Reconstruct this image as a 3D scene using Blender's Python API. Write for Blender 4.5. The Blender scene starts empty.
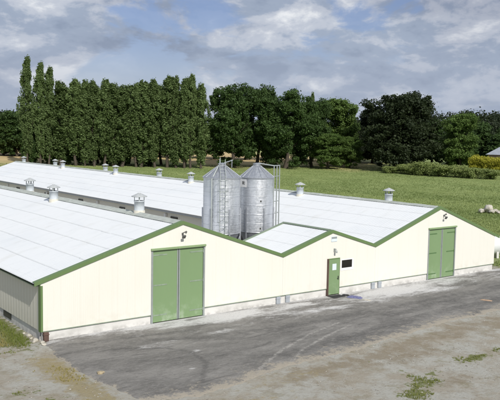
import bpy, bmesh, math, random
import numpy as np
from mathutils import Vector, Matrix

# ------------------------------------------------------------------ camera, sky, sun, exposure
scene = bpy.context.scene
C = scene.collection
CAM = Vector((-12.5028, -32.9120, 9.8605))
yaw, pitch, roll = math.radians(36.98783), math.radians(-4.95733), math.radians(1.00246)
fwd = Vector((math.sin(yaw) * math.cos(pitch), math.cos(yaw) * math.cos(pitch), math.sin(pitch)))
rt = Vector((math.cos(yaw), -math.sin(yaw), 0)); up = rt.cross(fwd)
cr, sr = math.cos(roll), math.sin(roll)
rt, up = cr * rt + sr * up, -sr * rt + cr * up
cam_data = bpy.data.cameras.new('camera')
cam = bpy.data.objects.new('camera', cam_data); C.objects.link(cam)
cam.matrix_world = Matrix(((rt.x, up.x, -fwd.x, CAM.x), (rt.y, up.y, -fwd.y, CAM.y), (rt.z, up.z, -fwd.z, CAM.z), (0, 0, 0, 1)))
cam_data.sensor_width = 36.0
cam_data.lens = 726.74 * 36.0 / 500.0
cam_data.clip_start = 0.5
cam_data.clip_end = 6000.0
scene.camera = cam

SUN_DIR = Vector((0.27, 1.37, -1.13)).normalized()          # the way the light travels
world = bpy.data.worlds.new('World'); scene.world = world; world.use_nodes = True
wn, wl = world.node_tree.nodes, world.node_tree.links
wn.clear()
w_out = wn.new('ShaderNodeOutputWorld'); w_bg = wn.new('ShaderNodeBackground')
w_bg.inputs['Strength'].default_value = 0.1
sky = wn.new('ShaderNodeTexSky'); sky.sky_type = 'NISHITA'; sky.sun_disc = False
sky.sun_elevation = math.asin(-SUN_DIR.z)
sky.sun_rotation = math.atan2(-SUN_DIR.x, -SUN_DIR.y)
sky.air_density = 1.0; sky.dust_density = 0.6; sky.ozone_density = 1.6
tc = wn.new('ShaderNodeTexCoord')


def wmap(sx, sy, sz, loc=(0, 0, 0)):
    m = wn.new('ShaderNodeMapping'); m.inputs['Scale'].default_value = (sx, sy, sz); m.inputs['Location'].default_value = loc
    wl.new(tc.outputs['Generated'], m.inputs['Vector']); return m


def wnoise(m, scale, detail, rough, dist=0.0):
    n = wn.new('ShaderNodeTexNoise'); n.inputs['Scale'].default_value = scale; n.inputs['Detail'].default_value = detail
    n.inputs['Roughness'].default_value = rough; n.inputs['Distortion'].default_value = dist
    wl.new(m.outputs['Vector'], n.inputs['Vector']); return n


def wramp(src, stops):
    r = wn.new('ShaderNodeValToRGB'); r.color_ramp.interpolation = 'EASE'
    e = r.color_ramp.elements
    while len(e) < len(stops): e.new(0.5)
    for k, (p, c) in enumerate(stops):
        e[k].position = p; e[k].color = (*c, 1) if len(c) == 3 else c
    wl.new(src, r.inputs['Fac']); return r


def wmix(f, a, b):
    m = wn.new('ShaderNodeMix'); m.data_type = 'RGBA'
    wl.new(f, m.inputs['Factor']); wl.new(a, m.inputs['A']); wl.new(b, m.inputs['B']); return m.outputs['Result']


cloud_shade = wramp(wnoise(wmap(1, 1, 2.2, (0.3, 0.1, 0.55)), 9.5, 8, 0.58, 0.15).outputs['Fac'],
                    [(0.34, (2.45, 3.0, 4.1)), (0.46, (3.2, 3.8, 4.95)), (0.54, (4.8, 5.2, 6.1)), (0.66, (7.6, 7.8, 8.2))])
cloud_big = wramp(wnoise(wmap(1, 1, 3.2, (1.7, 0.4, 0.2)), 3.1, 3, 0.5).outputs['Fac'],
                  [(0.36, (0.82, 0.83, 0.86)), (0.64, (1.12, 1.12, 1.10))])
mul = wn.new('ShaderNodeMix'); mul.data_type = 'RGBA'; mul.blend_type = 'MULTIPLY'; mul.inputs['Factor'].default_value = 1.0
wl.new(cloud_shade.outputs['Color'], mul.inputs['A']); wl.new(cloud_big.outputs['Color'], mul.inputs['B'])
cover_noise = wnoise(wmap(1, 1, 2.6, (0.9, 2.2, 0.0)), 6.0, 6, 0.6, 0.3)
cover = wramp(cover_noise.outputs['Fac'],
              [(0.40, (0.15, 0.15, 0.15)), (0.50, (1, 1, 1))])
tint = wn.new('ShaderNodeMix'); tint.data_type = 'RGBA'; tint.blend_type = 'MULTIPLY'; tint.inputs['Factor'].default_value = 1.0
wl.new(sky.outputs['Color'], tint.inputs['A']); tint.inputs['B'].default_value = (0.74, 0.71, 0.86, 1)      # thin veil over the blue
wsep = wn.new('ShaderNodeSeparateXYZ'); wl.new(tc.outputs['Generated'], wsep.inputs[0])
band = wn.new('ShaderNodeMapRange'); band.interpolation_type = 'SMOOTHSTEP'
for k_, v_ in zip(('From Min', 'From Max', 'To Min', 'To Max'), (0.02, 0.17, 0.55, 0.0)): band.inputs[k_].default_value = v_
wl.new(wsep.outputs[2], band.inputs['Value'])
gd = wn.new('ShaderNodeVectorMath'); gd.operation = 'DOT_PRODUCT'; wl.new(tc.outputs['Generated'], gd.inputs[0]); gd.inputs[1].default_value = (0.48, 0.86, 0.18)
gap = wn.new('ShaderNodeMapRange'); gap.interpolation_type = 'SMOOTHSTEP'
for k_, v_ in zip(('From Min', 'From Max', 'To Min', 'To Max'), (0.985, 1.0, 0.0, 0.17)): gap.inputs[k_].default_value = v_
wl.new(gd.outputs['Value'], gap.inputs['Value'])
cut = wn.new('ShaderNodeMath'); cut.operation = 'SUBTRACT'; wl.new(cover_noise.outputs['Fac'], cut.inputs[0]); wl.new(gap.outputs['Result'], cut.inputs[1])
shift = wn.new('ShaderNodeMath'); shift.operation = 'ADD'; wl.new(cut.outputs[0], shift.inputs[0]); shift.inputs[1].default_value = 0.05      # fuller cover elsewhere
wl.new(shift.outputs[0], cover.inputs['Fac'])
pale = wn.new('ShaderNodeRGB'); pale.outputs[0].default_value = (4.1, 4.6, 5.7, 1)                 # the clouds thin to a paler band low down
wl.new(wmix(band.outputs['Result'], wmix(cover.outputs['Color'], tint.outputs['Result'], mul.outputs['Result']), pale.outputs[0]), w_bg.inputs['Color'])
wl.new(w_bg.outputs['Background'], w_out.inputs['Surface'])

sun_data = bpy.data.lights.new('sun', 'SUN'); sun_data.energy = 4.3; sun_data.angle = math.radians(0.55)
sun_data.color = (1.0, 0.96, 0.90)
sun = bpy.data.objects.new('sun', sun_data); C.objects.link(sun)
sun.rotation_euler = SUN_DIR.to_track_quat('-Z', 'Y').to_euler(); sun.location = (-20, -80, 70)

vs = scene.view_settings
scene.display_settings.display_device = 'sRGB'
vs.view_transform = 'Standard'; vs.look = 'None'; vs.gamma = 1.0; vs.use_curve_mapping = False
vs.exposure = 0.0
scene.render.engine = 'CYCLES'
scene.cycles.max_bounces = 6; scene.cycles.transparent_max_bounces = 8

# ------------------------------------------------------------------ helpers
rng = np.random.default_rng(11)
rnd = random.Random(5)


def tag(o, label=None, cat=None, group=None, kind=None):
    if label: o['label'] = label
    if cat: o['category'] = cat
    if group: o['group'] = group
    if kind: o['kind'] = kind
    return o


def thing(name, loc, label, cat, group=None):
    o = bpy.data.objects.new(name, None); C.objects.link(o); o.location = loc; o.empty_display_size = 0.3
    return tag(o, label, cat, group)


def copy_tree(o, parent=None):
    c = o.copy(); C.objects.link(c); c.parent = parent
    for ch in list(o.children): copy_tree(ch, c)
    return c


class MB:
    """collects vertices and faces of ONE mesh"""
    def __init__(self): self.v = []; self.f = []; self.smooth = []

    def add(self, vs_, fs_, smooth=False):
        n = len(self.v); self.v += [tuple(p) for p in vs_]
        self.f += [tuple(i + n for i in f) for f in fs_]; self.smooth += [smooth] * len(fs_); return self

    def box(self, x0, x1, y0, y1, z0, z1, m=None):
        p = [Vector((x, y, z)) for z in (z0, z1) for y in (y0, y1) for x in (x0, x1)]
        if m: p = [m @ q for q in p]
        return self.add(p, [(0, 2, 3, 1), (4, 5, 7, 6), (0, 1, 5, 4), (2, 6, 7, 3), (0, 4, 6, 2), (1, 3, 7, 5)])

    def prism(self, poly, axis, a0, a1):
        """poly: 2D points; extruded along axis ('x','y','z') from a0 to a1"""
        def P(q, a): return (a, q[0], q[1]) if axis == 'x' else ((q[0], a, q[1]) if axis == 'y' else (q[0], q[1], a))
        n = len(poly); vs_ = [P(q, a0) for q in poly] + [P(q, a1) for q in poly]
        return self.add(vs_, [tuple(range(n - 1, -1, -1)), tuple(range(n, 2 * n))] + [(i, (i + 1) % n, n + (i + 1) % n, n + i) for i in range(n)])

    def tube(self, pts, r, n=8, cap=True):
        pts = [Vector(p) for p in pts]; rs = r if isinstance(r, (list, tuple)) else [r] * len(pts)
        base = []; prev = None
        for i, p in enumerate(pts):
            d = (pts[min(i + 1, len(pts) - 1)] - pts[max(i - 1, 0)]).normalized()
            a = prev if prev and abs(prev.dot(d)) < 0.95 else (Vector((0, 0, 1)) if abs(d.z) < 0.9 else Vector((1, 0, 0)))
            u = (a - d * a.dot(d)).normalized(); w = d.cross(u); prev = u
            base.append([p + (u * math.cos(t) + w * math.sin(t)) * rs[i] for t in (2 * math.pi * k / n for k in range(n))])
        fs = [(i * n + k, i * n + (k + 1) % n, (i + 1) * n + (k + 1) % n, (i + 1) * n + k) for i in range(len(pts) - 1) for k in range(n)]
        self.add([q for ring in base for q in ring], fs, True)
        if cap: self.add(base[0], [tuple(range(n - 1, -1, -1))]); self.add(base[-1], [tuple(range(n))])
        return self

    def lathe(self, prof, n=40, c=(0, 0, 0), smooth=True):
        """prof: (r, z) from the bottom up"""
        vs_ = [(c[0] + r * math.cos(2 * math.pi * k / n), c[1] + r * math.sin(2 * math.pi * k / n), c[2] + z) for r, z in prof for k in range(n)]
        fs = [(i * n + k, i * n + (k + 1) % n, (i + 1) * n + (k + 1) % n, (i + 1) * n + k) for i in range(len(prof) - 1) for k in range(n)]
        return self.add(vs_, fs, smooth)

    def build(self, name, mat, parent=None, bevel=0.0):
        me = bpy.data.meshes.new(name); me.from_pydata(self.v, [], self.f)
        me.polygons.foreach_set('use_smooth', self.smooth); me.update()
        bm = bmesh.new(); bm.from_mesh(me); bmesh.ops.recalc_face_normals(bm, faces=bm.faces); bm.to_mesh(me); bm.free()
        o = bpy.data.objects.new(name, me); C.objects.link(o); me.materials.append(mat)
        if parent: o.parent = parent
        if bevel:
            b = o.modifiers.new('bevel', 'BEVEL'); b.width = bevel; b.segments = 2; b.limit_method = 'ANGLE'
        return o


def np_mesh(name, V, F, mat, parent=None, attrs=None, smooth=False):
    """V (n,3), F (m,k) arrays -> one object"""
    me = bpy.data.meshes.new(name); k = F.shape[1]
    me.vertices.add(len(V)); me.vertices.foreach_set('co', np.ascontiguousarray(V, np.float32).ravel())
    me.loops.add(F.size); me.loops.foreach_set('vertex_index', np.ascontiguousarray(F, np.int32).ravel())
    me.polygons.add(len(F)); me.polygons.foreach_set('loop_start', np.arange(0, F.size, k, dtype=np.int32))
    me.polygons.foreach_set('loop_total', np.full(len(F), k, np.int32))
    me.polygons.foreach_set('use_smooth', np.full(len(F), smooth))
    me.update(calc_edges=True)
    for an, arr in (attrs or {}).items():
        a = me.attributes.new(an, 'FLOAT', 'POINT'); a.data.foreach_set('value', np.ascontiguousarray(arr, np.float32).ravel())
    o = bpy.data.objects.new(name, me); C.objects.link(o); me.materials.append(mat)
    if parent: o.parent = parent
    return o


def grid_faces(nx, ny):
    i = np.arange(nx - 1)[:, None] * ny + np.arange(ny - 1)[None, :]
    return np.stack([i, i + ny, i + ny + 1, i + 1], -1).reshape(-1, 4)


_T = np.random.default_rng(3).random((256, 256))


def vnoise(x, y, s=1.0):
    """smooth value noise, 0..1"""
    x = np.asarray(x, float) * s; y = np.asarray(y, float) * s
    xi = np.floor(x).astype(int); yi = np.floor(y).astype(int); fx = x - xi; fy = y - yi
    fx = fx * fx * (3 - 2 * fx); fy = fy * fy * (3 - 2 * fy)
    g = lambda a, b: _T[a % 256, b % 256]
    return (g(xi, yi) * (1 - fx) + g(xi + 1, yi) * fx) * (1 - fy) + (g(xi, yi + 1) * (1 - fx) + g(xi + 1, yi + 1) * fx) * fy


def fbm(x, y, s, o=4):
    t = 0; a = 0.5; n = 0
    for k in range(o): t = t + a * vnoise(x + 17.3 * k, y - 9.1 * k, s * 2 ** k); n += a; a *= 0.55
    return t / n


def sstep(a, b, t):
    t = np.clip((t - a) / (b - a), 0, 1); return t * t * (3 - 2 * t)


def terrain(x, y):
    return 3.2 * sstep(70, 190, np.hypot(np.asarray(x, float) - 25, np.asarray(y, float) - 20))


def polydist(x, y, pts):
    d = np.full(np.shape(x), 1e9)
    for (ax, ay), (bx, by) in zip(pts[:-1], pts[1:]):
        t = np.clip(((x - ax) * (bx - ax) + (y - ay) * (by - ay)) / ((bx - ax) ** 2 + (by - ay) ** 2), 0, 1)
        d = np.minimum(d, np.hypot(x - ax - t * (bx - ax), y - ay - t * (by - ay)))
    return d


# ------------------------------------------------------------------ materials
class Mat:
    def __init__(self, name, color, rough=0.6, metal=0.0, spec=0.5):
        self.m = bpy.data.materials.new(name); self.m.use_nodes = True
        self.n, self.l = self.m.node_tree.nodes, self.m.node_tree.links
        self.b = self.n['Principled BSDF']
        self.b.inputs['Base Color'].default_value = (*color, 1); self.b.inputs['Roughness'].default_value = rough
        self.b.inputs['Metallic'].default_value = metal; self.b.inputs['Specular IOR Level'].default_value = spec
        self.col = self.rgb(color)
        self.tc = self.n.new('ShaderNodeTexCoord')

    def rgb(self, c):
        r = self.n.new('ShaderNodeRGB'); r.outputs[0].default_value = (*c, 1); return r.outputs[0]

    def noise(self, scale, detail=4, rough=0.55, stretch=(1, 1, 1), dist=0.0):
        mp = self.n.new('ShaderNodeMapping'); mp.inputs['Scale'].default_value = stretch
        self.l.new(self.tc.outputs['Object'], mp.inputs['Vector'])
        t = self.n.new('ShaderNodeTexNoise'); t.inputs['Scale'].default_value = scale; t.inputs['Detail'].default_value = detail
        t.inputs['Roughness'].default_value = rough; t.inputs['Distortion'].default_value = dist
        self.l.new(mp.outputs['Vector'], t.inputs['Vector']); return t.outputs['Fac']

    def ramp(self, src, lo, hi, a=0.0, b=1.0):
        r = self.n.new('ShaderNodeMapRange'); r.interpolation_type = 'SMOOTHSTEP'
        for k, v in zip(('From Min', 'From Max', 'To Min', 'To Max'), (lo, hi, a, b)): r.inputs[k].default_value = v
        self.l.new(src, r.inputs['Value']); return r.outputs['Result']

    def math(self, op, a, b=None):
        m = self.n.new('ShaderNodeMath'); m.operation = op
        for k, q in enumerate((a, b)):
            if q is None: continue
            if isinstance(q, (int, float)): m.inputs[k].default_value = q
            else: self.l.new(q, m.inputs[k])
        return m.outputs[0]

    def attr(self, name):
        a = self.n.new('ShaderNodeAttribute'); a.attribute_name = name; return a.outputs['Fac']

    def objrand(self): return self.n.new('ShaderNodeObjectInfo').outputs['Random']

    def axis(self, k):
        s = self.n.new('ShaderNodeSeparateXYZ'); self.l.new(self.tc.outputs['Object'], s.inputs[0]); return s.outputs[k]

    def mix(self, fac, color, mode='MIX'):
        m = self.n.new('ShaderNodeMix'); m.data_type = 'RGBA'; m.blend_type = mode
        if isinstance(fac, (int, float)): m.inputs['Factor'].default_value = fac
        else: self.l.new(fac, m.inputs['Factor'])
        self.l.new(self.col, m.inputs['A'])
        if isinstance(color, tuple): m.inputs['B'].default_value = (*color, 1)
        else: self.l.new(color, m.inputs['B'])
        self.col = m.outputs['Result']; return self

    def bump(self, h, strength=0.3, dist=0.02):
        b = self.n.new('ShaderNodeBump'); b.inputs['Strength'].default_value = strength; b.inputs['Distance'].default_value = dist
        self.l.new(h, b.inputs['Height']); self.l.new(b.outputs['Normal'], self.b.inputs['Normal']); return self

    def done(self):
        self.l.new(self.col, self.b.inputs['Base Color']); return self.m


def m_simple(name, c, rough=0.6, metal=0.0, vary=0.25, scale=3.0):
    k = Mat(name, c, rough, metal); k.mix(k.ramp(k.noise(scale, 5), 0.35, 0.7, 0, vary), tuple(q * 0.55 for q in c)); return k.done()


def m_cladding():
    k = Mat('cream_cladding', (0.738, 0.727, 0.655), 0.5)
    k.mix(k.ramp(k.noise(0.6, 5, 0.6, (1, 1, 0.35)), 0.4, 0.75, 0, 0.16), (0.68, 0.655, 0.53))
    k.mix(k.ramp(k.noise(5, 4, 0.6, (1, 1, 0.06)), 0.52, 0.75, 0, 0.14), (0.63, 0.60, 0.49))
    z = k.axis(2)
    low = k.math('MULTIPLY', k.ramp(z, 1.25, 0.45, 0, 1), k.ramp(k.noise(2.2, 5), 0.38, 0.72, 0, 0.26))
    k.mix(low, (0.52, 0.47, 0.36))
    # joints between the metre-wide sheets
    fr = k.math('ABSOLUTE', k.math('SUBTRACT', k.math('FRACT', k.axis(0)), 0.5))
    k.mix(k.ramp(fr, 0.490, 0.4985, 0, 0.34), (0.48, 0.45, 0.34))
    w = k.math('SINE', k.math('MULTIPLY', k.axis(0), 62.8)); k.bump(w, 0.2, 0.006)
    return k.done()


def m_roof():
    k = Mat('white_roof_sheet', (0.73, 0.745, 0.745), 0.6)
    k.mix(k.ramp(k.noise(0.35, 6, 0.6, (1, 0.35, 1)), 0.42, 0.7, 0, 0.28), (0.58, 0.62, 0.65))
    k.mix(k.ramp(k.noise(1.6, 6, 0.65, (0.25, 1.4, 1)), 0.5, 0.78, 0, 0.30), (0.50, 0.53, 0.54))
    k.mix(k.math('MULTIPLY', k.attr('lap'), k.ramp(k.noise(1.1, 4, 0.6, (1, 1, 1)), 0.36, 0.62, 0.0, 0.10)), (0.44, 0.47, 0.50))
    k.mix(k.ramp(k.noise(0.7, 7, 0.7, (0.5, 1, 1)), 0.54, 0.72, 0, 0.30), (0.56, 0.55, 0.50))
    k.mix(k.ramp(k.noise(14, 3), 0.66, 0.74, 0, 0.2), (0.45, 0.45, 0.42))
    return k.done()


def m_galv(name='galvanised_steel', c=(0.72, 0.74, 0.77), rough=0.42, metal=0.9):
    k = Mat(name, c, rough, metal)
    k.mix(k.ramp(k.noise(2.5, 5, 0.6, (1, 1, 0.3)), 0.35, 0.7, 0, 0.4), (0.42, 0.44, 0.47))
    k.mix(k.ramp(k.noise(16, 3), 0.45, 0.7, 0, 0.22), (0.75, 0.76, 0.78))
    z = k.math('ABSOLUTE', k.math('SUBTRACT', k.math('FRACT', k.math('MULTIPLY', k.axis(2), 1.16)), 0.5))
    k.mix(k.ramp(z, 0.475, 0.495, 0, 0.35), (0.30, 0.31, 0.33))
    r = k.ramp(k.noise(6, 4), 0.3, 0.75, rough - 0.05, rough + 0.16); k.l.new(r, k.b.inputs['Roughness'])
    return k.done()


def m_paint_green(name, c, streak=0.3):
    k = Mat(name, c, 0.45)
    k.mix(k.ramp(k.noise(0.9, 5, 0.6, (1, 1, 0.3)), 0.4, 0.72, 0, streak), tuple(q * 0.72 for q in c))
    k.mix(k.ramp(k.noise(8, 4, 0.6, (1, 1, 0.08)), 0.55, 0.78, 0, streak), tuple(min(1, q * 1.35 + 0.03) for q in c))
    return k.done()


def m_door_green():
    c = (0.190, 0.285, 0.140)
    k = Mat('pale_green_door_paint', c, 0.45)
    k.mix(k.ramp(k.noise(0.8, 5, 0.6, (1, 1, 0.4)), 0.4, 0.72, 0, 0.25), (0.16, 0.24, 0.115))
    k.mix(k.math('MULTIPLY', k.ramp(k.axis(2), 1.3, 0.0, 0, 1), k.ramp(k.noise(1.7, 6, 0.62), 0.45, 0.66, 0, 0.5)), (0.40, 0.47, 0.36))
    w = k.math('SINE', k.math('MULTIPLY', k.axis(0), 40)); k.bump(w, 0.15, 0.004)
    return k.done()


def m_concrete():
    k = Mat('plinth_concrete', (0.64, 0.63, 0.60), 0.8)
    k.mix(k.ramp(k.noise(1.1, 6, 0.65, (1, 1, 1.6)), 0.4, 0.72, 0, 0.6), (0.44, 0.43, 0.40))
    k.mix(k.math('MULTIPLY', k.ramp(k.axis(2), 0.3, 0.0, 0, 1), k.ramp(k.noise(3, 5), 0.4, 0.65, 0, 0.6)), (0.30, 0.29, 0.27))
    k.bump(k.noise(18, 4), 0.2, 0.01); return k.done()


def m_ground():
    k = Mat('ground_earth', (0.36, 0.325, 0.26), 0.95, spec=0.2)
    nz, nf, nm = k.noise(0.55, 7, 0.62), k.noise(7.0, 6, 0.7), k.noise(1.9, 6, 0.65)
    k.mix(k.ramp(nz, 0.38, 0.58, 0, 0.9), (0.44, 0.435, 0.39))                       # pale gravel
    k.mix(k.ramp(nm, 0.50, 0.68, 0, 0.45), (0.27, 0.225, 0.155))
    soil = k.math('ADD', k.attr('soil'), k.math('MULTIPLY', k.math('SUBTRACT', k.noise(1.3, 8, 0.7), 0.5), 2.6))
    k.mix(k.ramp(soil, 0.35, 1.0, 0, 0.8), (0.255, 0.212, 0.145))
    dry = k.math('ADD', k.attr('dry'), k.math('MULTIPLY', k.math('SUBTRACT', k.noise(2.4, 9, 0.75), 0.5), 3.0))
    k.mix(k.ramp(dry, 0.25, 0.95, 0, 0.9), (0.33, 0.275, 0.15))
    gr = k.math('ADD', k.attr('grass'), k.math('MULTIPLY', k.math('SUBTRACT', k.noise(3.0, 8, 0.72), 0.5), 2.6))
    k.mix(k.ramp(gr, 0.38, 0.62, 0, 0.92), (0.15, 0.17, 0.05))
    k.mix(k.ramp(nf, 0.50, 0.70, 0, 0.35), (0.22, 0.19, 0.15))
    k.mix(k.ramp(k.noise(3.1, 8, 0.75), 0.53, 0.68, 0, 0.4), (0.26, 0.215, 0.15))
    k.mix(k.ramp(k.noise(24, 5, 0.8), 0.56, 0.66, 0, 0.6), (0.50, 0.475, 0.42))
    k.mix(k.ramp(k.noise(11, 9, 0.82), 0.55, 0.64, 0, 0.38), (0.19, 0.16, 0.12))
    k.mix(k.ramp(k.noise(0.9, 8, 0.7), 0.55, 0.66, 0, 0.4), (0.21, 0.185, 0.10))
    fld = k.attr('field')
    band = k.noise(0.22, 5, 0.6, (1, 0.5, 1))
    m0 = k.col; k.col = k.rgb((0.19, 0.245, 0.08)); k.mix(k.ramp(band, 0.38, 0.66, 0, 0.8), (0.27, 0.32, 0.12))
    k.mix(k.ramp(k.noise(1.3, 5, 0.65), 0.48, 0.7, 0, 0.6), (0.09, 0.115, 0.038))
    f0 = k.col; k.col = m0; k.mix(fld, f0)
    m0 = k.col; k.col = k.rgb((0.50, 0.385, 0.20)); k.mix(k.ramp(k.noise(0.15, 5), 0.4, 0.65, 0, 0.5), (0.40, 0.30, 0.15))
    f0 = k.col; k.col = m0; k.mix(k.attr('wheat'), f0)
    k.bump(k.noise(9.0, 9, 0.8), 0.9, 0.07); return k.done()


def m_asphalt():
    k = Mat('weathered_asphalt', (0.140, 0.134, 0.123), 0.88, spec=0.25)
    k.mix(k.ramp(k.noise(0.45, 6, 0.6, (0.6, 1.3, 1), 0.4), 0.38, 0.64, 0, 0.8), (0.235, 0.225, 0.206))
    k.mix(k.ramp(k.noise(0.9, 7, 0.66, (0.35, 1.5, 1), 0.8), 0.50, 0.66, 0, 0.7), (0.094, 0.090, 0.084))
    k.mix(k.ramp(k.noise(2.8, 6, 0.7, (0.5, 1.4, 1)), 0.55, 0.72, 0, 0.55), (0.31, 0.30, 0.285))
    nd = k.noise(1.25, 7, 0.68, (0.45, 1.2, 1), 0.6)
    k.mix(k.ramp(k.noise(5.0, 8, 0.75, (0.5, 1.3, 1)), 0.46, 0.66, 0, 0.45), (0.29, 0.277, 0.255))
    k.mix(k.ramp(k.noise(3.6, 8, 0.74, (0.6, 1.5, 1), 0.5), 0.52, 0.68, 0, 0.5), (0.084, 0.080, 0.074))
    tr = k.math('ADD', k.attr('track'), k.math('MULTIPLY', k.math('SUBTRACT', k.noise(3.6, 8, 0.72), 0.5), 2.2))
    k.mix(k.ramp(tr, 0.50, 1.05, 0, 0.8), (0.36, 0.345, 0.315))
    dk = k.math('ADD', k.attr('dark'), k.math('MULTIPLY', k.math('SUBTRACT', k.noise(2.2, 8, 0.72), 0.5), 2.4))
    k.mix(k.ramp(dk, 0.45, 1.1, 0, 0.55), (0.080, 0.077, 0.073))
    du = k.math('ADD', k.attr('dust'), k.math('MULTIPLY', k.math('SUBTRACT', nd, 0.5), 2.0))
    k.mix(k.ramp(k.math('ADD', du, k.math('MULTIPLY', k.math('SUBTRACT', k.noise(8, 9, 0.8, (0.6, 1.2, 1)), 0.5), 1.3)), 0.25, 0.95, 0, 0.92), (0.56, 0.555, 0.545))
    ed = k.math('ADD', k.attr('edge'), k.math('MULTIPLY', k.math('SUBTRACT', k.noise(1.8, 8, 0.72), 0.5), 2.2))
    k.mix(k.ramp(k.math('ADD', ed, k.math('MULTIPLY', k.math('SUBTRACT', k.noise(9, 9, 0.8), 0.5), 1.6)), 0.42, 0.72, 0, 0.92), (0.33, 0.295, 0.235))
    k.mix(k.ramp(k.noise(9.0, 9, 0.82, (0.7, 1.2, 1)), 0.53, 0.62, 0, 0.42), (0.07, 0.068, 0.066))
    k.mix(k.ramp(k.noise(13.0, 9, 0.82, (0.7, 1.2, 1)), 0.55, 0.63, 0, 0.45), (0.36, 0.35, 0.33))
    k.bump(k.noise(40, 5, 0.8), 0.5, 0.015); return k.done()


def m_leaf(name, c, c2, dark=0.5):
    k = Mat(name, c, 0.6, spec=0.25)
    k.mix(k.attr('tint'), c2)
    k.mix(k.ramp(k.objrand(), 0, 1, 0, 0.35), tuple(q * dark for q in c))
    # leaves let some light through
    tr = k.n.new('ShaderNodeBsdfTranslucent'); k.l.new(k.col, tr.inputs['Color'])
    ms = k.n.new('ShaderNodeMixShader'); ms.inputs[0].default_value = 0.33
    out = [q for q in k.n if q.type == 'OUTPUT_MATERIAL'][0]
    k.l.new(k.b.outputs[0], ms.inputs[1]); k.l.new(tr.outputs[0], ms.inputs[2]); k.l.new(ms.outputs[0], out.inputs['Surface'])
    return k.done()


def m_stones():
    k = Mat('gravel_stone', (0.20, 0.18, 0.15), 0.9); k.mix(k.attr('tint'), (0.40, 0.38, 0.335)); return k.done()


def m_bark():
    k = Mat('bark', (0.075, 0.06, 0.044), 0.9); k.mix(k.ramp(k.noise(5, 5, 0.6, (1, 1, 0.2)), 0.4, 0.65, 0, 0.8), (0.055, 0.042, 0.03)); return k.done()


M = dict(
    clad=m_cladding(), roof=m_roof(), galv=m_galv(), conc=m_concrete(), ground=m_ground(), asphalt=m_asphalt(), bark=m_bark(),
    silo_dark=m_galv('dull_galvanised_steel', (0.40, 0.42, 0.45), 0.5, 0.8),
    trim=m_paint_green('green_trim_paint', (0.125, 0.195, 0.075)), trim_grey=m_paint_green('grey_green_trim', (0.17, 0.22, 0.15)),
    door=m_door_green(), rail=m_paint_green('pale_green_rail_paint', (0.24, 0.335, 0.17)),
    steel=m_simple('grey_steel', (0.34, 0.37, 0.36), 0.5, 0.3), dark=m_simple('dark_metal_and_shade', (0.05, 0.05, 0.045), 0.5),
    strap_grey=m_simple('weathered_strap', (0.27, 0.34, 0.25), 0.55, 0.1, 0.5, 4),
    strap=m_simple('dark_green_strap', (0.09, 0.17, 0.065), 0.5),
    cap=m_simple('ridge_cap_sheet', (0.43, 0.46, 0.42), 0.7, 0, 0.5), vent=m_simple('vent_plastic', (0.52, 0.56, 0.59), 0.55, 0, 0.35, 5),
    collar=m_simple('vent_collar', (0.60, 0.58, 0.50), 0.7, 0, 0.4, 6), ventcap=m_simple('vent_cap', (0.42, 0.44, 0.44), 0.6, 0, 0.4, 5),
    white=m_simple('white_paint', (0.80, 0.80, 0.79), 0.5, 0, 0.12), rust=m_simple('red_brown_paint', (0.115, 0.068, 0.052), 0.6, 0, 0.5),
    glass=m_simple('dark_glass', (0.015, 0.014, 0.012), 0.12, 0, 0.1), blue=m_simple('blue_plastic', (0.14, 0.145, 0.28), 0.5, 0, 0.5, 9),
    pale=m_simple('pale_reflection_and_sign', (0.66, 0.74, 0.80), 0.25, 0, 0.15), mat=m_simple('black_rubber', (0.025, 0.025, 0.027), 0.85),  # pale tone: sky reflection painted on the door pane, plain colour on the sign
    slate=m_simple('pale_slate', (0.33, 0.36, 0.40), 0.5, 0, 0.35, 2), render=m_simple('house_render', (0.33, 0.24, 0.18), 0.85, 0, 0.4),
    stone=m_simple('pale_stone', (0.50, 0.47, 0.40), 0.9, 0, 0.6, 4), tan=m_simple('tan_stone', (0.40, 0.33, 0.21), 0.9, 0, 0.4, 6),
    orange=m_simple('orange_board', (0.42, 0.29, 0.19), 0.7, 0, 0.5, 5), tank=m_simple('tank_white', (0.70, 0.72, 0.72), 0.35, 0, 0.2, 2),
    pipe=m_simple('grey_pipe', (0.36, 0.39, 0.42), 0.5, 0, 0.3),
    lf_pop=m_leaf('poplar_leaves', (0.105, 0.158, 0.048), (0.185, 0.255, 0.095)),
    lf_oak=m_leaf('oak_leaves', (0.038, 0.072, 0.018), (0.076, 0.132, 0.034), 0.65),  # oak green set dark, standing in for a cloud's shadow
    lf_dark=m_leaf('dark_leaves', (0.022, 0.034, 0.014), (0.042, 0.060, 0.022), 0.7),  # very dark green, cloud shade put into the leaf colour
    lf_mid=m_leaf('mid_leaves', (0.085, 0.145, 0.032), (0.14, 0.215, 0.050), 0.75),
    lf_yel=m_leaf('golden_leaves', (0.34, 0.335, 0.035), (0.46, 0.44, 0.06), 0.85),
    lf_olive=m_leaf('olive_leaves', (0.215, 0.27, 0.085), (0.31, 0.365, 0.13), 0.95),
    crop=m_leaf('crop_blades', (0.17, 0.225, 0.07), (0.35, 0.41, 0.16), 0.9),
    grass=m_leaf('grass_blades', (0.17, 0.215, 0.045), (0.40, 0.33, 0.14), 0.9),
    floor=m_simple('forest_floor', (0.022, 0.030, 0.014), 0.9),
    lamp=m_simple('lamp_housing', (0.10, 0.10, 0.095), 0.5),
    gravel=m_stones(),
)

# ------------------------------------------------------------------ setting: ground
def axis_pts(lo, hi, step, far, grow=1.22):
    a = list(np.arange(lo, hi + 1e-6, step)); s = step; x = a[-1]
    while x < far: s *= grow; x += s; a.append(x)
    s = step; x = a[0]; pre = []
    while x > -far: s *= grow; x -= s; pre.append(x)
    return np.array(pre[::-1] + a)


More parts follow.
